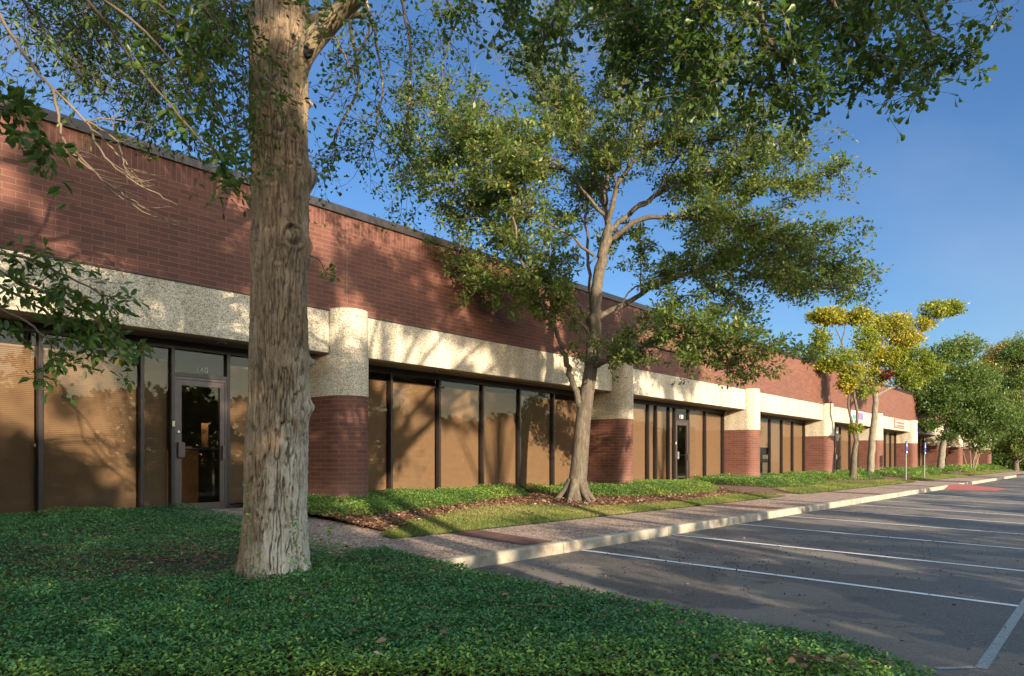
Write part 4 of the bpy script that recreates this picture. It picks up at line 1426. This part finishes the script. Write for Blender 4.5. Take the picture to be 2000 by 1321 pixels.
# ---- the leaning tree in the middle
def middle_tree():
    Zt = 16.8
    b = W(1125, 976, Zt)
    T = Tree("oak_tree", (b.x, b.y, b.z), "tall leaning oak with wide layered crown in the mulch by the long window", bark='bark2', leaf='oak2')

    def L(pts, r0, r1, n=8, dz=0.0, wob=.02, pw=1.0, z0=0.0):
        k = len(pts) - 1
        return T.limb([W(p[0], p[1], Zt + z0 + dz * i / k) for i, p in enumerate(pts)], r0, r1, n, wob, pw=pw)
    # root flare then trunk
    T.limb([W(1122, 990, Zt), W(1124, 965, Zt), W(1128, 940, Zt), W(1134, 880, Zt), W(1139, 820, Zt), W(1148, 760, Zt), W(1155, 715, Zt)], .31, .150, 16, pw=.42)
    for a in range(6):
        t = a * 1.05 + .3
        T.limb([W(1127, 940, Zt) + Vector((.12 * math.cos(t), .12 * math.sin(t), 0)), W(1124, 962, Zt) + Vector((.28 * math.cos(t), .28 * math.sin(t), 0)), W(1122, 984, Zt) + Vector((.55 * math.cos(t), .55 * math.sin(t), -.02))], .12, .03, 7)
    L([(1155, 715), (1160, 660), (1164, 600), (1168, 545), (1180, 490), (1190, 444)], .150, .11, 12)
    L([(1138, 800), (1131, 783), (1120, 750), (1108, 712), (1098, 680)], .085, .06, 8, -.3)
    P2 = L([(1098, 680), (1088, 650), (1060, 600), (1030, 545), (1012, 480), (1004, 384), (1020, 300)], 0.055, .012, 6, -1.6, z0=-.3)
    P3 = L([(1158, 720), (1175, 708), (1192, 702), (1260, 678), (1330, 652), (1400, 655), (1470, 682)], 0.066, .012, 7, -2.2)
    P3b = L([(1260, 678), (1330, 690), (1390, 700), (1440, 690)], 0.023, .008, 5, -1.0, z0=-.8)
    P4 = L([(1166, 620), (1220, 594), (1310, 546), (1400, 522), (1490, 540), (1580, 560), (1690, 572)], 0.070, .012, 7, 1.6)
    P5 = L([(1192, 470), (1256, 428), (1364, 426), (1460, 450), (1538, 480), (1670, 540)], 0.066, .012, 7, -1.4)
    P6 = L([(1192, 448), (1250, 402), (1316, 360), (1400, 336), (1508, 360), (1640, 336)], 0.066, .012, 7, .8)
    P7 = L([(1190, 446), (1180, 400), (1170, 365), (1155, 320), (1124, 264), (1088, 220), (1040, 120)], 0.078, .015, 8, .8)
    P8 = L([(1190, 440), (1200, 384), (1225, 330), (1298, 264), (1340, 220), (1400, 130)], 0.066, .015, 7, -1.2)
    P9 = L([(1182, 400), (1186, 320), (1202, 240), (1214, 150), (1222, 30), (1225, -100)], 0.058, .015, 7, .5)
    P10 = L([(1155, 590), (1148, 500), (1146, 420), (1135, 320), (1100, 180)], 0.047, .012, 6, 1.2, z0=.4)
    P11 = L([(1155, 640), (1120, 590), (1060, 540), (1016, 498), (980, 420), (920, 348), (854, 318)], 0.047, .010, 6, 1.0)
    P12 = L([(1158, 660), (1100, 600), (1020, 575), (950, 560), (890, 500)], 0.031, .008, 5, -1.2)
    P13 = L([(1160, 500), (1080, 440), (980, 400), (900, 400), (800, 330)], 0.039, .010, 6, -.8)
    P14 = L([(1180, 420), (1100, 330), (1000, 280), (900, 270), (830, 180)], 0.039, .010, 6, .4)
    P15 = L([(1230, 420), (1280, 380), (1340, 290), (1450, 270), (1560, 290)], 0.031, .010, 6, -1.6)
    P16 = L([(1310, 546), (1340, 520), (1400, 470), (1480, 460), (1560, 470)], 0.023, .008, 5, .6, z0=.9)
    P17 = L([(1210, 600), (1250, 560), (1330, 580), (1400, 570)], 0.023, .006, 5, -.6)
    for lb, n in ((P2, 50), (P3, 54), (P3b, 14), (P4, 72), (P5, 72), (P6, 62), (P7, 56), (P8, 56), (P9, 56), (P10, 30), (P11, 56), (P12, 48), (P13, 56), (P14, 56), (P15, 44), (P16, 40), (P17, 20)):
        for _ in range(max(2, n // 10)):
            p, d, t, rr = rnd.choice(lb[len(lb) // 5:])
            v = Vector((rnd.gauss(0, 1), rnd.gauss(0, 1), rnd.gauss(.08, .2))); v -= d * v.dot(d)
            dd = (v.normalized() + d * .8).normalized(); ln = rnd.uniform(.8, 1.9)
            sb = T.limb([p, p + dd * ln * .5 + Vector((0, 0, .06)), p + dd * ln + Vector((0, 0, rnd.uniform(-.05, .2)))], min(rr * .6, .025), .006, 5, .012)
            T.spray(sb, 13, .2, (.25, .6), 52, .105, up=.08, sub=4, flat=.22, tint=.42, tr=.008, spread=.03)
        T.spray(lb, int(n * 1.15), .24, (.35, .95), 56, .105, up=.10, sub=4, flat=.24, tint=.42, tr=.010, spread=.03, bias=.65)
    for lb in (P7, P9, P10, P14, P8): T.spray(lb, 30, .4, (.5, 1.3), 44, .085, up=.2, sub=4, flat=.5, tint=.38, tr=.010, spread=.05)
    # clumps low round the fork
    for (px, py, z, n) in ((1110, 620, -.6, 600), (1050, 590, -.8, 700), (1150, 690, -.5, 420), (1230, 690, -.9, 420), (1000, 590, -.9, 350)):
        c = W(px, py, Zt + z); T.blob(c, (.55, .45, .35), n, .085, .5)
    T.finish('q', .5)


middle_tree()


# ---- the smaller trees along the walk
def px_tree(name, label, leaf, bark, Z, limbs, blobs, L, kind='q', group=None):
    """limbs: (points, r0, r1) in picture coordinates at depth Z; blobs: (x, y, w, h, n, tint)"""
    b = W(limbs[0][0][0][0], limbs[0][0][0][1], Z)
    T = Tree(name, tuple(b), label, group, bark=bark, leaf=leaf)
    tips = []
    for (pts, r0, r1) in limbs:
        T.limb([W(p[0], p[1], Z + (p[2] if len(p) > 2 else 0)) for p in pts], r0 * .78, r1 * .7, 8, .01 * Z / 30)
    for (x, y, w, h, n, t, *dz) in blobs:
        c = W(x, y, Z + (dz[0] if dz else 0)); m = Z / F
        cc = T.blob(c, (w * m, w * m * .8, h * m), int(n * 2.0), L * .66, t, soft=.24)
        for q in cc[:6]:
            T.twig.tube([c - Vector((0, 0, h * m * .5)), Vector(q)], [.02 * Z / 35, .006 * Z / 35], 3, cap=False)
    return T.finish(kind, .6)


px_tree("young_tree", "slender forked tree with yellow green leaves beside the third doorway", "yellow", "bark2", 34.7,
        [([(1665, 942), (1668, 900), (1672, 862)], .24, .15), ([(1672, 865), (1663, 822), (1657, 790), (1660, 740), (1650, 690)], .10, .03),
         ([(1672, 865), (1674, 807), (1668, 770), (1660, 735), (1651, 700), (1643, 668), (1632, 640)], .10, .03), ([(1643, 668), (1650, 645), (1652, 620)], .05, .02), ([(1668, 770), (1685, 740), (1700, 700)], .04, .02)],
        [(1625, 620, 32, 14, 1400, .72), (1600, 618, 24, 12, 500, .7), (1680, 618, 30, 14, 900, .6), (1600, 665, 22, 20, 600, .25), (1590, 690, 22, 14, 500, .25), (1640, 700, 36, 18, 900, .4),
         (1665, 730, 26, 22, 900, .62), (1655, 755, 20, 14, 500, .75), (1615, 712, 26, 12, 500, .45), (1672, 835, 14, 10, 220, .55), (1690, 660, 26, 24, 700, .3), (1690, 765, 20, 12, 260, .35)], .20)
grey = px_tree("young_tree", "leaning grey tree with yellowing crown reaching right over the wall", "yellow", "bark3", 38.0,
        [([(1699, 945), (1702, 880), (1706, 830), (1710, 785), (1708, 762)], .25, .17), ([(1709, 775), (1735, 760), (1765, 750), (1795, 738), (1830, 715)], .13, .03),
         ([(1708, 765), (1705, 735), (1715, 690), (1740, 650), (1780, 630), (1850, 600)], .10, .03), ([(1765, 750), (1785, 755), (1800, 762)], .06, .04), ([(1735, 715), (1780, 712), (1800, 715)], .06, .03), ([(1706, 740), (1690, 700), (1700, 640)], .06, .02)],
        [(1720, 640, 34, 22, 1200, .55), (1755, 640, 36, 24, 1300, .72), (1770, 665, 34, 16, 1000, .8), (1700, 690, 34, 24, 1200, .62), (1735, 700, 30, 18, 900, .6), (1825, 605, 30, 16, 900, .35), (1860, 602, 22, 14, 700, .3),
         (1805, 632, 24, 12, 500, .7), (1705, 735, 24, 18, 700, .6), (1790, 700, 34, 20, 900, .22), (1775, 742, 34, 16, 900, .22), (1752, 690, 30, 20, 700, .4), (1760, 725, 30, 14, 500, .3), (1820, 720, 28, 14, 500, .2)], .20)
T = Tree.__new__(Tree)
T.P, T.D, T.N, T.L, T.T = [], [], [], [], []
T.blob(W(1733, 732, 37.4), (.32, .3, .25), 420, .13, .5)
v, f, k = leaf_arrays(np.array(T.P), np.array(T.D), np.array(T.N), np.array(T.L), .6, 'q')
link("dead_leaves", fast_mesh("dead_leaves", v, f, np.repeat(np.array(T.T), k)), M['rust'], grey)["label"] = "rust coloured clump of dead leaves"
px_tree("oak_tree", "dark spreading oak leaning right over the far end of the wall", "dark", "bark3", 52.0,
        [([(1835, 928), (1839, 890), (1846, 850), (1852, 830)], .33, .25), ([(1850, 838), (1880, 822), (1920, 818), (1960, 800)], .16, .05), ([(1852, 835), (1850, 800), (1840, 760)], .18, .06), ([(1852, 835), (1880, 790), (1900, 740)], .14, .05)],
        [(1800, 735, 40, 24, 1900, .5), (1785, 770, 26, 16, 700, .4), (1840, 700, 44, 26, 1600, .5), (1850, 770, 46, 26, 2000, .4), (1820, 795, 34, 18, 1300, .35), (1900, 740, 50, 30, 1800, .5), (1920, 790, 50, 26, 1800, .4), (1870, 820, 40, 18, 1200, .35),
         (1960, 820, 50, 24, 1400, .45), (1880, 680, 40, 24, 1300, .6), (1815, 830, 22, 12, 500, .4), (1850, 852, 20, 10, 300, .4), (1905, 838, 34, 16, 900, .35)], .28)
px_tree("crape_myrtle", "pale multi stemmed small tree at the end of the wall", "dark", "bark3", 62.0,
        [([(1900, 926), (1902, 900), (1910, 862), (1912, 835)], .10, .05), ([(1898, 926), (1895, 890), (1890, 850)], .08, .04), ([(1901, 926), (1912, 890), (1922, 855)], .09, .04), ([(1896, 926), (1885, 900), (1878, 870)], .06, .03)],
        [(1890, 838, 38, 22, 1300, .5), (1928, 842, 32, 22, 1200, .45), (1915, 870, 26, 14, 500, .4)], .28)
spec = [
    (1860, 78, 12.5, "dark", "bushy tree behind the roofline, darkest of the far group", 690, 30),
    (1905, 86, 15, "oak2", "grey green tree in the middle of the far group", 690, 46),
    (1962, 92, 17, "amber", "amber topped tree rising behind the far group", 655, 60),
    (1935, 110, 19, "amber", "mustard coloured tree deep in the far group", 668, 50),
    (2010, 80, 17, "dark", "tall green tree at the right edge of the far group", 640, 60),
    (2050, 95, 20, "oak2", "tallest tree of the far group past the right edge", 660, 60),
    (1985, 74, 12, "oak2", "nearer rounded tree standing over the end of the road", 760, 46),
    (2085, 84, 16, "dark", "broad tree right of the road end", 700, 60),
    (1800, 125, 18, "dark", "dark tree behind the roof beyond the leaning grey tree", 722, 30),
    (1842, 112, 18, "dark", "dark tree peeking over the far end of the roof", 706, 34),
    (1885, 118, 18, "oak2", "olive tree behind the far end of the roof", 700, 40),
    (1945, 100, 14, "dark", "low dark tree behind the end of the building", 790, 40),
]
for (px, Z, h, leaf, label, ytop, wpx) in spec:
    m = Z / F
    z0 = W(px, 899, Z); base = Vector((z0.x, z0.y, -0.3))
    yb = 899 + (CAMZ + .3) / m
    hh = (yb - ytop) * m
    T = Tree("shade_tree", tuple(base), label, "trees beyond the end of the building", bark='bark2', leaf=leaf)
    tp = base + Vector((rnd.uniform(-.5, .5), rnd.uniform(-.5, .5), hh * .75))
    T.limb([base, base + Vector((.2, .1, hh * .3)), tp], .33, .08, 8)
    for k in range(20):
        f_ = rnd.random()
        zz = hh * (.24 + .66 * f_)
        rr = wpx * m * (1.0 - .55 * f_) * rnd.uniform(.1, .95)
        a = rnd.uniform(0, 6.28)
        c = base + Vector((rr * math.cos(a), rr * math.sin(a), zz))
        T.limb([base.lerp(tp, min(1, zz / hh * .8)), c], .09, .02, 5)
        s_ = wpx * m * rnd.uniform(.35, .55)
        T.blob(c, (s_ * 1.1, s_ * 1.1, s_ * .75), 1400, .21, rnd.uniform(.25, .75))
    T.finish('q', .6)
# understorey closing the view under those trees
for (px, Z, w, h, label) in ((1945, 90, 5, 3.2, "dark shrub mass against the end of the building"), (1975, 96, 6, 4.0, "dark shrub between the far trunks"), (2010, 92, 6, 3.6, "dark shrub at the right edge of the far road"), (2050, 90, 7, 4, "dark shrub past the far road"), (2000, 112, 12, 8, "tall dark thicket closing the far view"), (1940, 116, 10, 9, "tall dark thicket behind the far trees")):
    z0 = W(px, 899, Z)
    T = Tree("shrub", (z0.x, z0.y, -.3), label, "shrubs beyond the end of the building", bark='bark2', leaf='dark', cat="shrub")
    for k in range(5):
        T.limb([Vector((z0.x, z0.y, -.3)), Vector((z0.x + rnd.uniform(-w / 2, w / 2), z0.y + rnd.uniform(-w / 2, w / 2), h * .6))], .07, .02, 5)
    T.blob((z0.x, z0.y, h * .45), (w, w, h * .6), 3800, .34, .25)
    T.finish('q', .7)


# ---- boughs hanging into the picture from trees beside the camera
def overhang_right():
    base = Vector((2.6, -4.2, -.3))
    T = Tree("oak_tree", tuple(base), "oak standing beside the camera whose spatulate leaved boughs hang over the upper right", bark='bark2', leaf='oak')
    crown = base + Vector((.3, .5, 5.2))
    T.limb([base, base + Vector((.1, .1, 2.5)), crown], .26, .18, 12)
    defs = [
        ([(1000, -260, 4.6), (1060, -60, 5.2), (1090, 60, 5.4), (1060, 140, 5.5)], 13),
        ([(1150, -260, 4.2), (1200, -60, 4.7), (1230, 80, 4.9), (1240, 150, 5.0)], 24),
        ([(1300, -260, 4.0), (1330, -60, 4.4), (1370, 90, 4.6), (1400, 190, 4.7)], 26),
        ([(1400, -240, 4.0), (1450, -40, 4.4), (1500, 120, 4.5), (1560, 215, 4.6)], 28),
        ([(1500, -240, 4.2), (1580, -40, 4.6), (1650, 100, 4.7), (1740, 195, 4.8)], 28),
        ([(1600, -240, 4.2), (1700, -60, 4.6), (1790, 50, 4.8), (1840, 185, 4.9)], 20),
        ([(1650, -240, 4.6), (1780, -80, 5.0), (1860, 0, 5.2), (1950, 35, 5.3)], 22),
        ([(1200, -200, 5.0), (1300, -60, 5.4), (1440, 30, 5.6), (1560, 90, 5.8)], 26),
        ([(900, -200, 5.0), (980, -70, 5.6), (1020, 20, 5.8), (1000, 80, 5.9)], 14),
        ([(1450, -200, 5.2), (1560, -60, 5.6), (1680, 20, 5.8), (1800, 90, 6.0)], 24),
        ([(1050, -200, 5.6), (1150, -40, 6.2), (1180, 60, 6.3), (1290, 110, 6.4)], 20),
        ([(850, -200, 6.0), (890, -60, 6.4), (900, 20, 6.6), (900, 70, 6.6)], 9),
        ([(1300, -200, 4.6), (1360, 0, 5.0), (1350, 100, 5.1), (1310, 180, 5.2)], 18),
    ]
    for pts, n in defs:
        q = [W(p[0], p[1] - 52, p[2]) for p in pts]
        start = crown + Vector((rnd.uniform(-.1, .1), rnd.uniform(-.1, .1), rnd.uniform(-.4, .3)))
        lb = T.limb([start, start.lerp(q[0], .5) + Vector((0, 0, .5))] + q, .06, .007, 6, wob=.012, pw=.7)
        T.spray(lb, int(n * 1.55), .54, (.20, .42), 30, .064, up=-.02, droop=.10, sub=4, flat=.8, tint=.40, tr=.0045, spread=.012, fwd=.5)
    # the rest of the crown above and behind the camera
    for (x, y, z, w, n) in ((1.5, -4.5, 7.2, 1.7, 900), (4, -3.2, 7.8, 1.8, 900), (6.5, -2.2, 8.2, 1.7, 900), (9, -1.5, 8.4, 1.5, 700), (3.2, -5.5, 6.2, 1.5, 700), (5.2, -4.2, 9.2, 1.6, 700),
                            (.5, -2.5, 8.4, 1.5, 800), (2.4, -1.6, 7.2, 1.3, 600), (4.8, -.6, 7.6, 1.2, 500), (7.4, -4, 7.4, 1.4, 600), (11, -2.2, 8.8, 1.3, 420)):
        c = Vector((x, y, z))
        T.limb([crown - Vector((0, 0, .4)), crown.lerp(c, .5) + Vector((0, 0, .4)), c], .08, .02, 6)
        T.blob(c, (w, w, w * .6), n // 5, .13, .42)
    T.finish('s', .58)


def overhang_left():
    base = Vector((-3.4, 4.6, .0))
    T = Tree("elm_tree", tuple(base), "tree left of the view whose drooping small leaved shoots fill the upper left", bark='bark2', leaf='dark')
    crown = base + Vector((.6, .3, 5.0))
    T.limb([base, base + Vector((.2, .1, 2.4)), crown], .22, .15, 12)
    defs = [
        ([(-200, -120, 5.0), (-20, -60, 5.6), (60, 20, 5.9), (110, 110, 6.0)], 15),
        ([(-150, -200, 5.0), (60, -80, 5.8), (170, 40, 6.2), (230, 160, 6.3)], 22),
        ([(-100, -200, 5.0), (150, -100, 6.0), (280, 30, 6.4), (310, 200, 6.5)], 24),
        ([(-100, -300, 5.0), (220, -100, 5.6), (350, 60, 5.9), (420, 210, 6.0)], 24),
        ([(0, -300, 5.0), (300, -120, 5.5), (420, 20, 5.7), (480, 160, 5.7)], 22),
        ([(0, -300, 5.2), (200, -120, 6.8), (250, -20, 7.2), (390, 120, 7.4)], 22),
        ([(-100, -300, 5.0), (80, -120, 6.8), (130, -20, 7.2), (180, 90, 7.3)], 18),
        ([(0, -320, 5.0), (350, -160, 5.3), (450, -30, 5.4), (440, 100, 5.4)], 18),
    ]
    for pts, n in defs:
        q = [W(*p) for p in pts]
        start = crown + Vector((rnd.uniform(-.1, .1), rnd.uniform(-.1, .1), rnd.uniform(-.3, .3)))
        lb = T.limb([start, start.lerp(q[0], .5) + Vector((0, 0, .4))] + q, .05, .005, 6, wob=.012, pw=.7)
        T.spray(lb, int(n * 1.7), .5, (.3, .8), 40, .055, up=-.1, droop=.22, sub=5, flat=.6, tint=.42, tr=.004, spread=.012, fwd=.7)
    for (x, y, z, w, n) in ((-3.5, 4, 7.4, 1.8, 900), (-5.5, 1.5, 7.0, 1.8, 900), (-2.2, 1.2, 7.4, 1.6, 900), (-1.0, -1.4, 7.6, 1.5, 800), (-4.2, -1.5, 6.6, 1.7, 800), (-1.6, 3.4, 8.2, 1.5, 700), (.2, .8, 8.2, 1.3, 500), (-6.5, 4.5, 6.4, 1.8, 700)):
        c = Vector((x, y, z))
        T.limb([crown - Vector((0, 0, .4)), crown.lerp(c, .5) + Vector((0, 0, .4)), c], .08, .02, 6)
        T.blob(c, (w, w, w * .6), n // 5, .12, .42)
    elm = T.finish('e', .42)
    # near arching shoots with larger leaves
    T = Tree("privet_shrub", (-1.2, 4.2, .2), "arching large leaved shoots in front of the upper left foliage and beside the first window", bark='twig', leaf='oak', cat="shrub")
    root = Vector((-1.2, 4.2, .2))
    for (ex, ey) in ((-260, -120), (-260, 100), (-260, 200), (-260, 420), (-260, 440)):
        e = W(ex, ey, 3.4)
        T.limb([root + Vector((rnd.uniform(-.08, .08), rnd.uniform(-.08, .08), 0)), root.lerp(e, .45) + Vector((-.12, .1, .1)), e], .020, .0135, 7)
    sh = [
        ([(-260, -120, 3.4), (60, -80, 3.8), (280, 60, 4.2), (380, 190, 4.5), (470, 320, 4.7)], 7, .06),
        ([(-260, -120, 3.4), (100, -60, 3.6), (260, 120, 4.0), (370, 250, 4.2), (440, 330, 4.3)], 8, .06),
        ([(-260, -120, 3.4), (200, -90, 3.8), (380, 0, 4.0), (440, 80, 4.2), (560, 190, 4.3)], 4, .06),
        ([(-260, -120, 3.4), (160, -100, 3.7), (330, 30, 4.0), (390, 120, 4.2), (440, 240, 4.3)], 8, .06),
        ([(-260, 100, 3.4), (-80, 180, 3.5), (0, 240, 3.5), (80, 280, 3.5)], 5, .065),
        ([(-260, 200, 3.4), (-80, 220, 3.5), (-20, 210, 3.5), (30, 215, 3.5)], 3, .065),
        ([(-260, 420, 3.4), (-60, 500, 3.5), (60, 560, 3.5), (190, 620, 3.6), (250, 690, 3.6)], 13, .05),
        ([(-260, 420, 3.4), (-80, 490, 3.5), (40, 500, 3.5), (130, 540, 3.6), (235, 590, 3.6)], 10, .05),
        ([(-260, 440, 3.4), (-80, 560, 3.5), (0, 600, 3.5), (80, 650, 3.5), (110, 700, 3.5)], 7, .05),
        ([(-260, 440, 3.4), (-80, 520, 3.6), (40, 580, 3.7), (140, 640, 3.7), (200, 640, 3.7)], 9, .05),
    ]
    for pts, n, LL in sh:
        lb = T.limb([W(*p) for p in pts], .012, .003, 5, wob=.004)
        T.spray(lb, n * 2, .35, (.08, .22), 13, LL, up=-.05, droop=.12, sub=2, flat=.8, tint=.5, tr=.0022, spread=.006, fwd=.9)
    T.finish('e', .5, trunk="stems", crown="leaves", twigmat='twig')
    return elm


class Wood:
    limb = Tree.limb


def bare_branch(parent):
    T = Wood(); T.wood = MB(); T.twig = T.wood
    def L(pts, r0, r1, Z=5.0):
        return T.limb([W(p[0], p[1], Z + .02 * i) for i, p in enumerate(pts)], r0, r1, 5, wob=.006)
    cr = Vector((-2.8, 4.9, 5.0)); e0 = W(-60, -80, 5.0)
    T.wood.tube([cr, cr.lerp(e0, .5) + Vector((0, 0, .35)), e0], [.03, .02, .013], 6)
    a = L([(-60, -80), (0, 30), (50, 110), (100, 170), (170, 240), (230, 300), (280, 360)], .013, .005)
    b = L([(100, 170), (115, 225), (125, 275), (165, 315), (240, 390), (330, 435)], .012, .003)
    c = L([(170, 240), (200, 300), (240, 340), (300, 375), (345, 400)], .009, .003)
    d = L([(170, 235), (215, 265), (235, 290), (245, 330), (265, 360)], .008, .003)
    e = L([(165, 240), (190, 232), (240, 235), (300, 245)], .006, .002)
    L([(215, 235), (240, 210)], .004, .002); L([(220, 235), (222, 255), (230, 258)], .004, .002)
    f = L([(125, 275), (140, 300), (200, 350), (250, 385), (280, 405)], .008, .003)
    for lb, n in ((b, 7), (c, 8), (d, 8), (f, 8)):
        for _ in range(n):
            p, dr, t, r = rnd.choice(lb[len(lb) // 3:])
            v = (dr + right * rnd.uniform(.2, 1.1) + Vector((rnd.gauss(0, .3), rnd.gauss(0, .3), rnd.gauss(0, .35)))).normalized()
            ln = rnd.uniform(.08, .3)
            T.wood.tube([p, p + v * ln * .5, p + v * ln + Vector((0, 0, rnd.uniform(-.04, .04)))], [.003, .0022, .001], 4)
    o = T.wood.build("bare_branch", M['twig_bare'], parent, smooth=True)
    o["label"] = "leafless forked branch dangling in front of the upper left brickwork"


overhang_right()
bare_branch(overhang_left())

# small weed by the walk and the seedling on the bed
for (x, y, h, label) in ((5.30, 7.05, .22, "small upright weed seedling at the edge of the pebble path"), (4.72, 2.55, .10, "tiny sprig sticking out of the bed edge by the asphalt")):
    z = float(BZ(y)) + .08
    T = Tree("weed", (x, y, z), label, bark='twig', leaf='cover', cat="weed")
    st = T.limb([(x, y, z), (x + .01, y, z + h * .5), (x + .02, y - .01, z + h)], .003, .0015, 5)
    T.leaves_along([q[0] for q in st[2:]], 16, .05, .006, tint=.85)
    T.finish('e', .55, trunk="stem", crown="leaves")

# ---- trees across the lot: they shade the near asphalt and show in the window glass
def lot_tree(x, y, h, w, n, label, low=.0, leaf='oak2'):
    base = Vector((x, y, -.5))
    T = Tree("shade_tree", tuple(base), label, "trees across the parking lot", bark='bark2', leaf=leaf)
    T.limb([base, base + Vector((.1, .1, h * .4)), base + Vector((.2, 0, h * .85))], .25, .06, 9)
    for k in range(n):
        f_ = (k + .5) / n
        zz = -.5 + h * (low + (1 - low) * (.08 + .84 * f_))
        rr = w * (1.0 - .5 * f_ ** 2) * rnd.uniform(.1, .85)
        a = k * 2.4 + rnd.uniform(-.3, .3)
        c = base + Vector((rr * math.cos(a), rr * math.sin(a), zz + .5))
        T.limb([base + Vector((.1, .1, zz * .8)), c], .06, .02, 5)
        T.blob(c, (w * .42, w * .42, w * .34), 380, .26, rnd.uniform(.3, .6))
    T.finish('q', .75)


def shadow_tree(x, y, z0, z1, w, n, label):  # added out of view, crowns placed to cast dappled shade on the upper wall
    base = Vector((x, y, -.5))
    T = Tree("shade_tree", tuple(base), label, "trees across the parking lot", bark='bark2', leaf='oak2')
    T.limb([base, base + Vector((.1, .1, z0 * .6)), base + Vector((.2, 0, z1))], .28, .06, 9)
    for k in range(n):
        a = k * 2.4; rr = w * rnd.uniform(.1, 1.0)
        c = base + Vector((rr * math.cos(a), rr * math.sin(a) * .7, .5 + z0 + (z1 - z0) * rnd.random()))
        T.limb([base + Vector((.1, .1, z0 * .8)), c], .06, .02, 5)
        T.blob(c, (w * .36, w * .36, w * .22), 330, .24, rnd.uniform(.3, .6))
    T.finish('q', .75)


for (x, z0, z1, w, n, lb) in ((-14, 10.5, 13.5, 2.4, 11, "first added tall open tree, out of view, shading the upper wall"), (-9.5, 10.5, 13.5, 2.4, 11, "second added tall open tree, out of view, shading the upper wall"), (-5, 10.2, 13.4, 2.4, 11, "third added tall open tree, out of view, shading the upper wall"),
                              (-.8, 9.6, 13.0, 2.3, 12, "fourth added tall open tree, out of view, shading the upper wall"), (3.4, 9.8, 12.8, 2.2, 11, "fifth added tall open tree, out of view, shading the upper wall"), (7.6, 10.0, 12.6, 2.0, 9, "sixth added tall open tree, out of view, shading the upper wall"), (12.0, 10.4, 12.4, 1.6, 5, "seventh added tall open tree, out of view, shading the upper wall")):
    shadow_tree(x, -14.5, z0, z1, w, n, lb)

#@@OCC
for i, (x, y, h, w, n, lb) in enumerate([
    (-16, -13, 10.2, 3.4, 42, "leftmost bushy tree across the lot behind the camera"),
    (-11.5, -12.4, 10.6, 3.2, 42, "second bushy tree across the lot behind the camera"),
    (-7, -13, 10.2, 3.2, 44, "third bushy tree across the lot behind the camera"),
    (-2.9, -12.6, 9.6, 2.8, 34, "fourth bushy tree across the lot behind the camera"),
    (2.2, -13, 6.4, 3.0, 20, "fifth bushy tree across the lot behind the camera"),
    (7, -12.6, 6.2, 3.0, 20, "sixth bushy tree across the lot behind the camera"),
    (12, -13, 6.0, 2.8, 16, "seventh bushy tree across the lot behind the camera"),
    (18.5, -13, 5.4, 2.4, 12, "eighth bushy tree across the lot behind the camera"),
    (26, -13, 6.4, 2.4, 10, "ninth bushy tree across the lot behind the camera"),
    (36, -14, 7.5, 2.6, 12, "tenth bushy tree across the lot behind the camera"),
    (50, -14, 8.0, 3.0, 12, "eleventh bushy tree across the lot behind the camera"),
]):
    lot_tree(x, y, h, w, n, lb)

# ---- wood added far behind the camera to block low sky in the window reflections
def added_wood():
    n = 46000
    X = rng.uniform(-60, 170, n); hh = 8.2 + 1.6 * fbm(X * .09, 0 * X, 0 * X, 77, 3)
    Y = -46 + rng.normal(0, 1.6, n)
    z = -1 + hh * rng.uniform(0, 1, n) ** .8
    P = np.stack([X, Y, z], 1)
    v, f, k = leaf_arrays(P, rng.normal(0, 1, (n, 3)), rng.normal(0, 1, (n, 3)), rng.uniform(.5, .95, n), .8, 'q')
    tag(link("woodland", fast_mesh("woodland", v, f, np.clip(rng.normal(.4, .2, n), 0, 1)), M['dark']), "added belt of dense woodland behind the camera that darkens the window reflections", "woodland", kind="stuff")


added_wood()
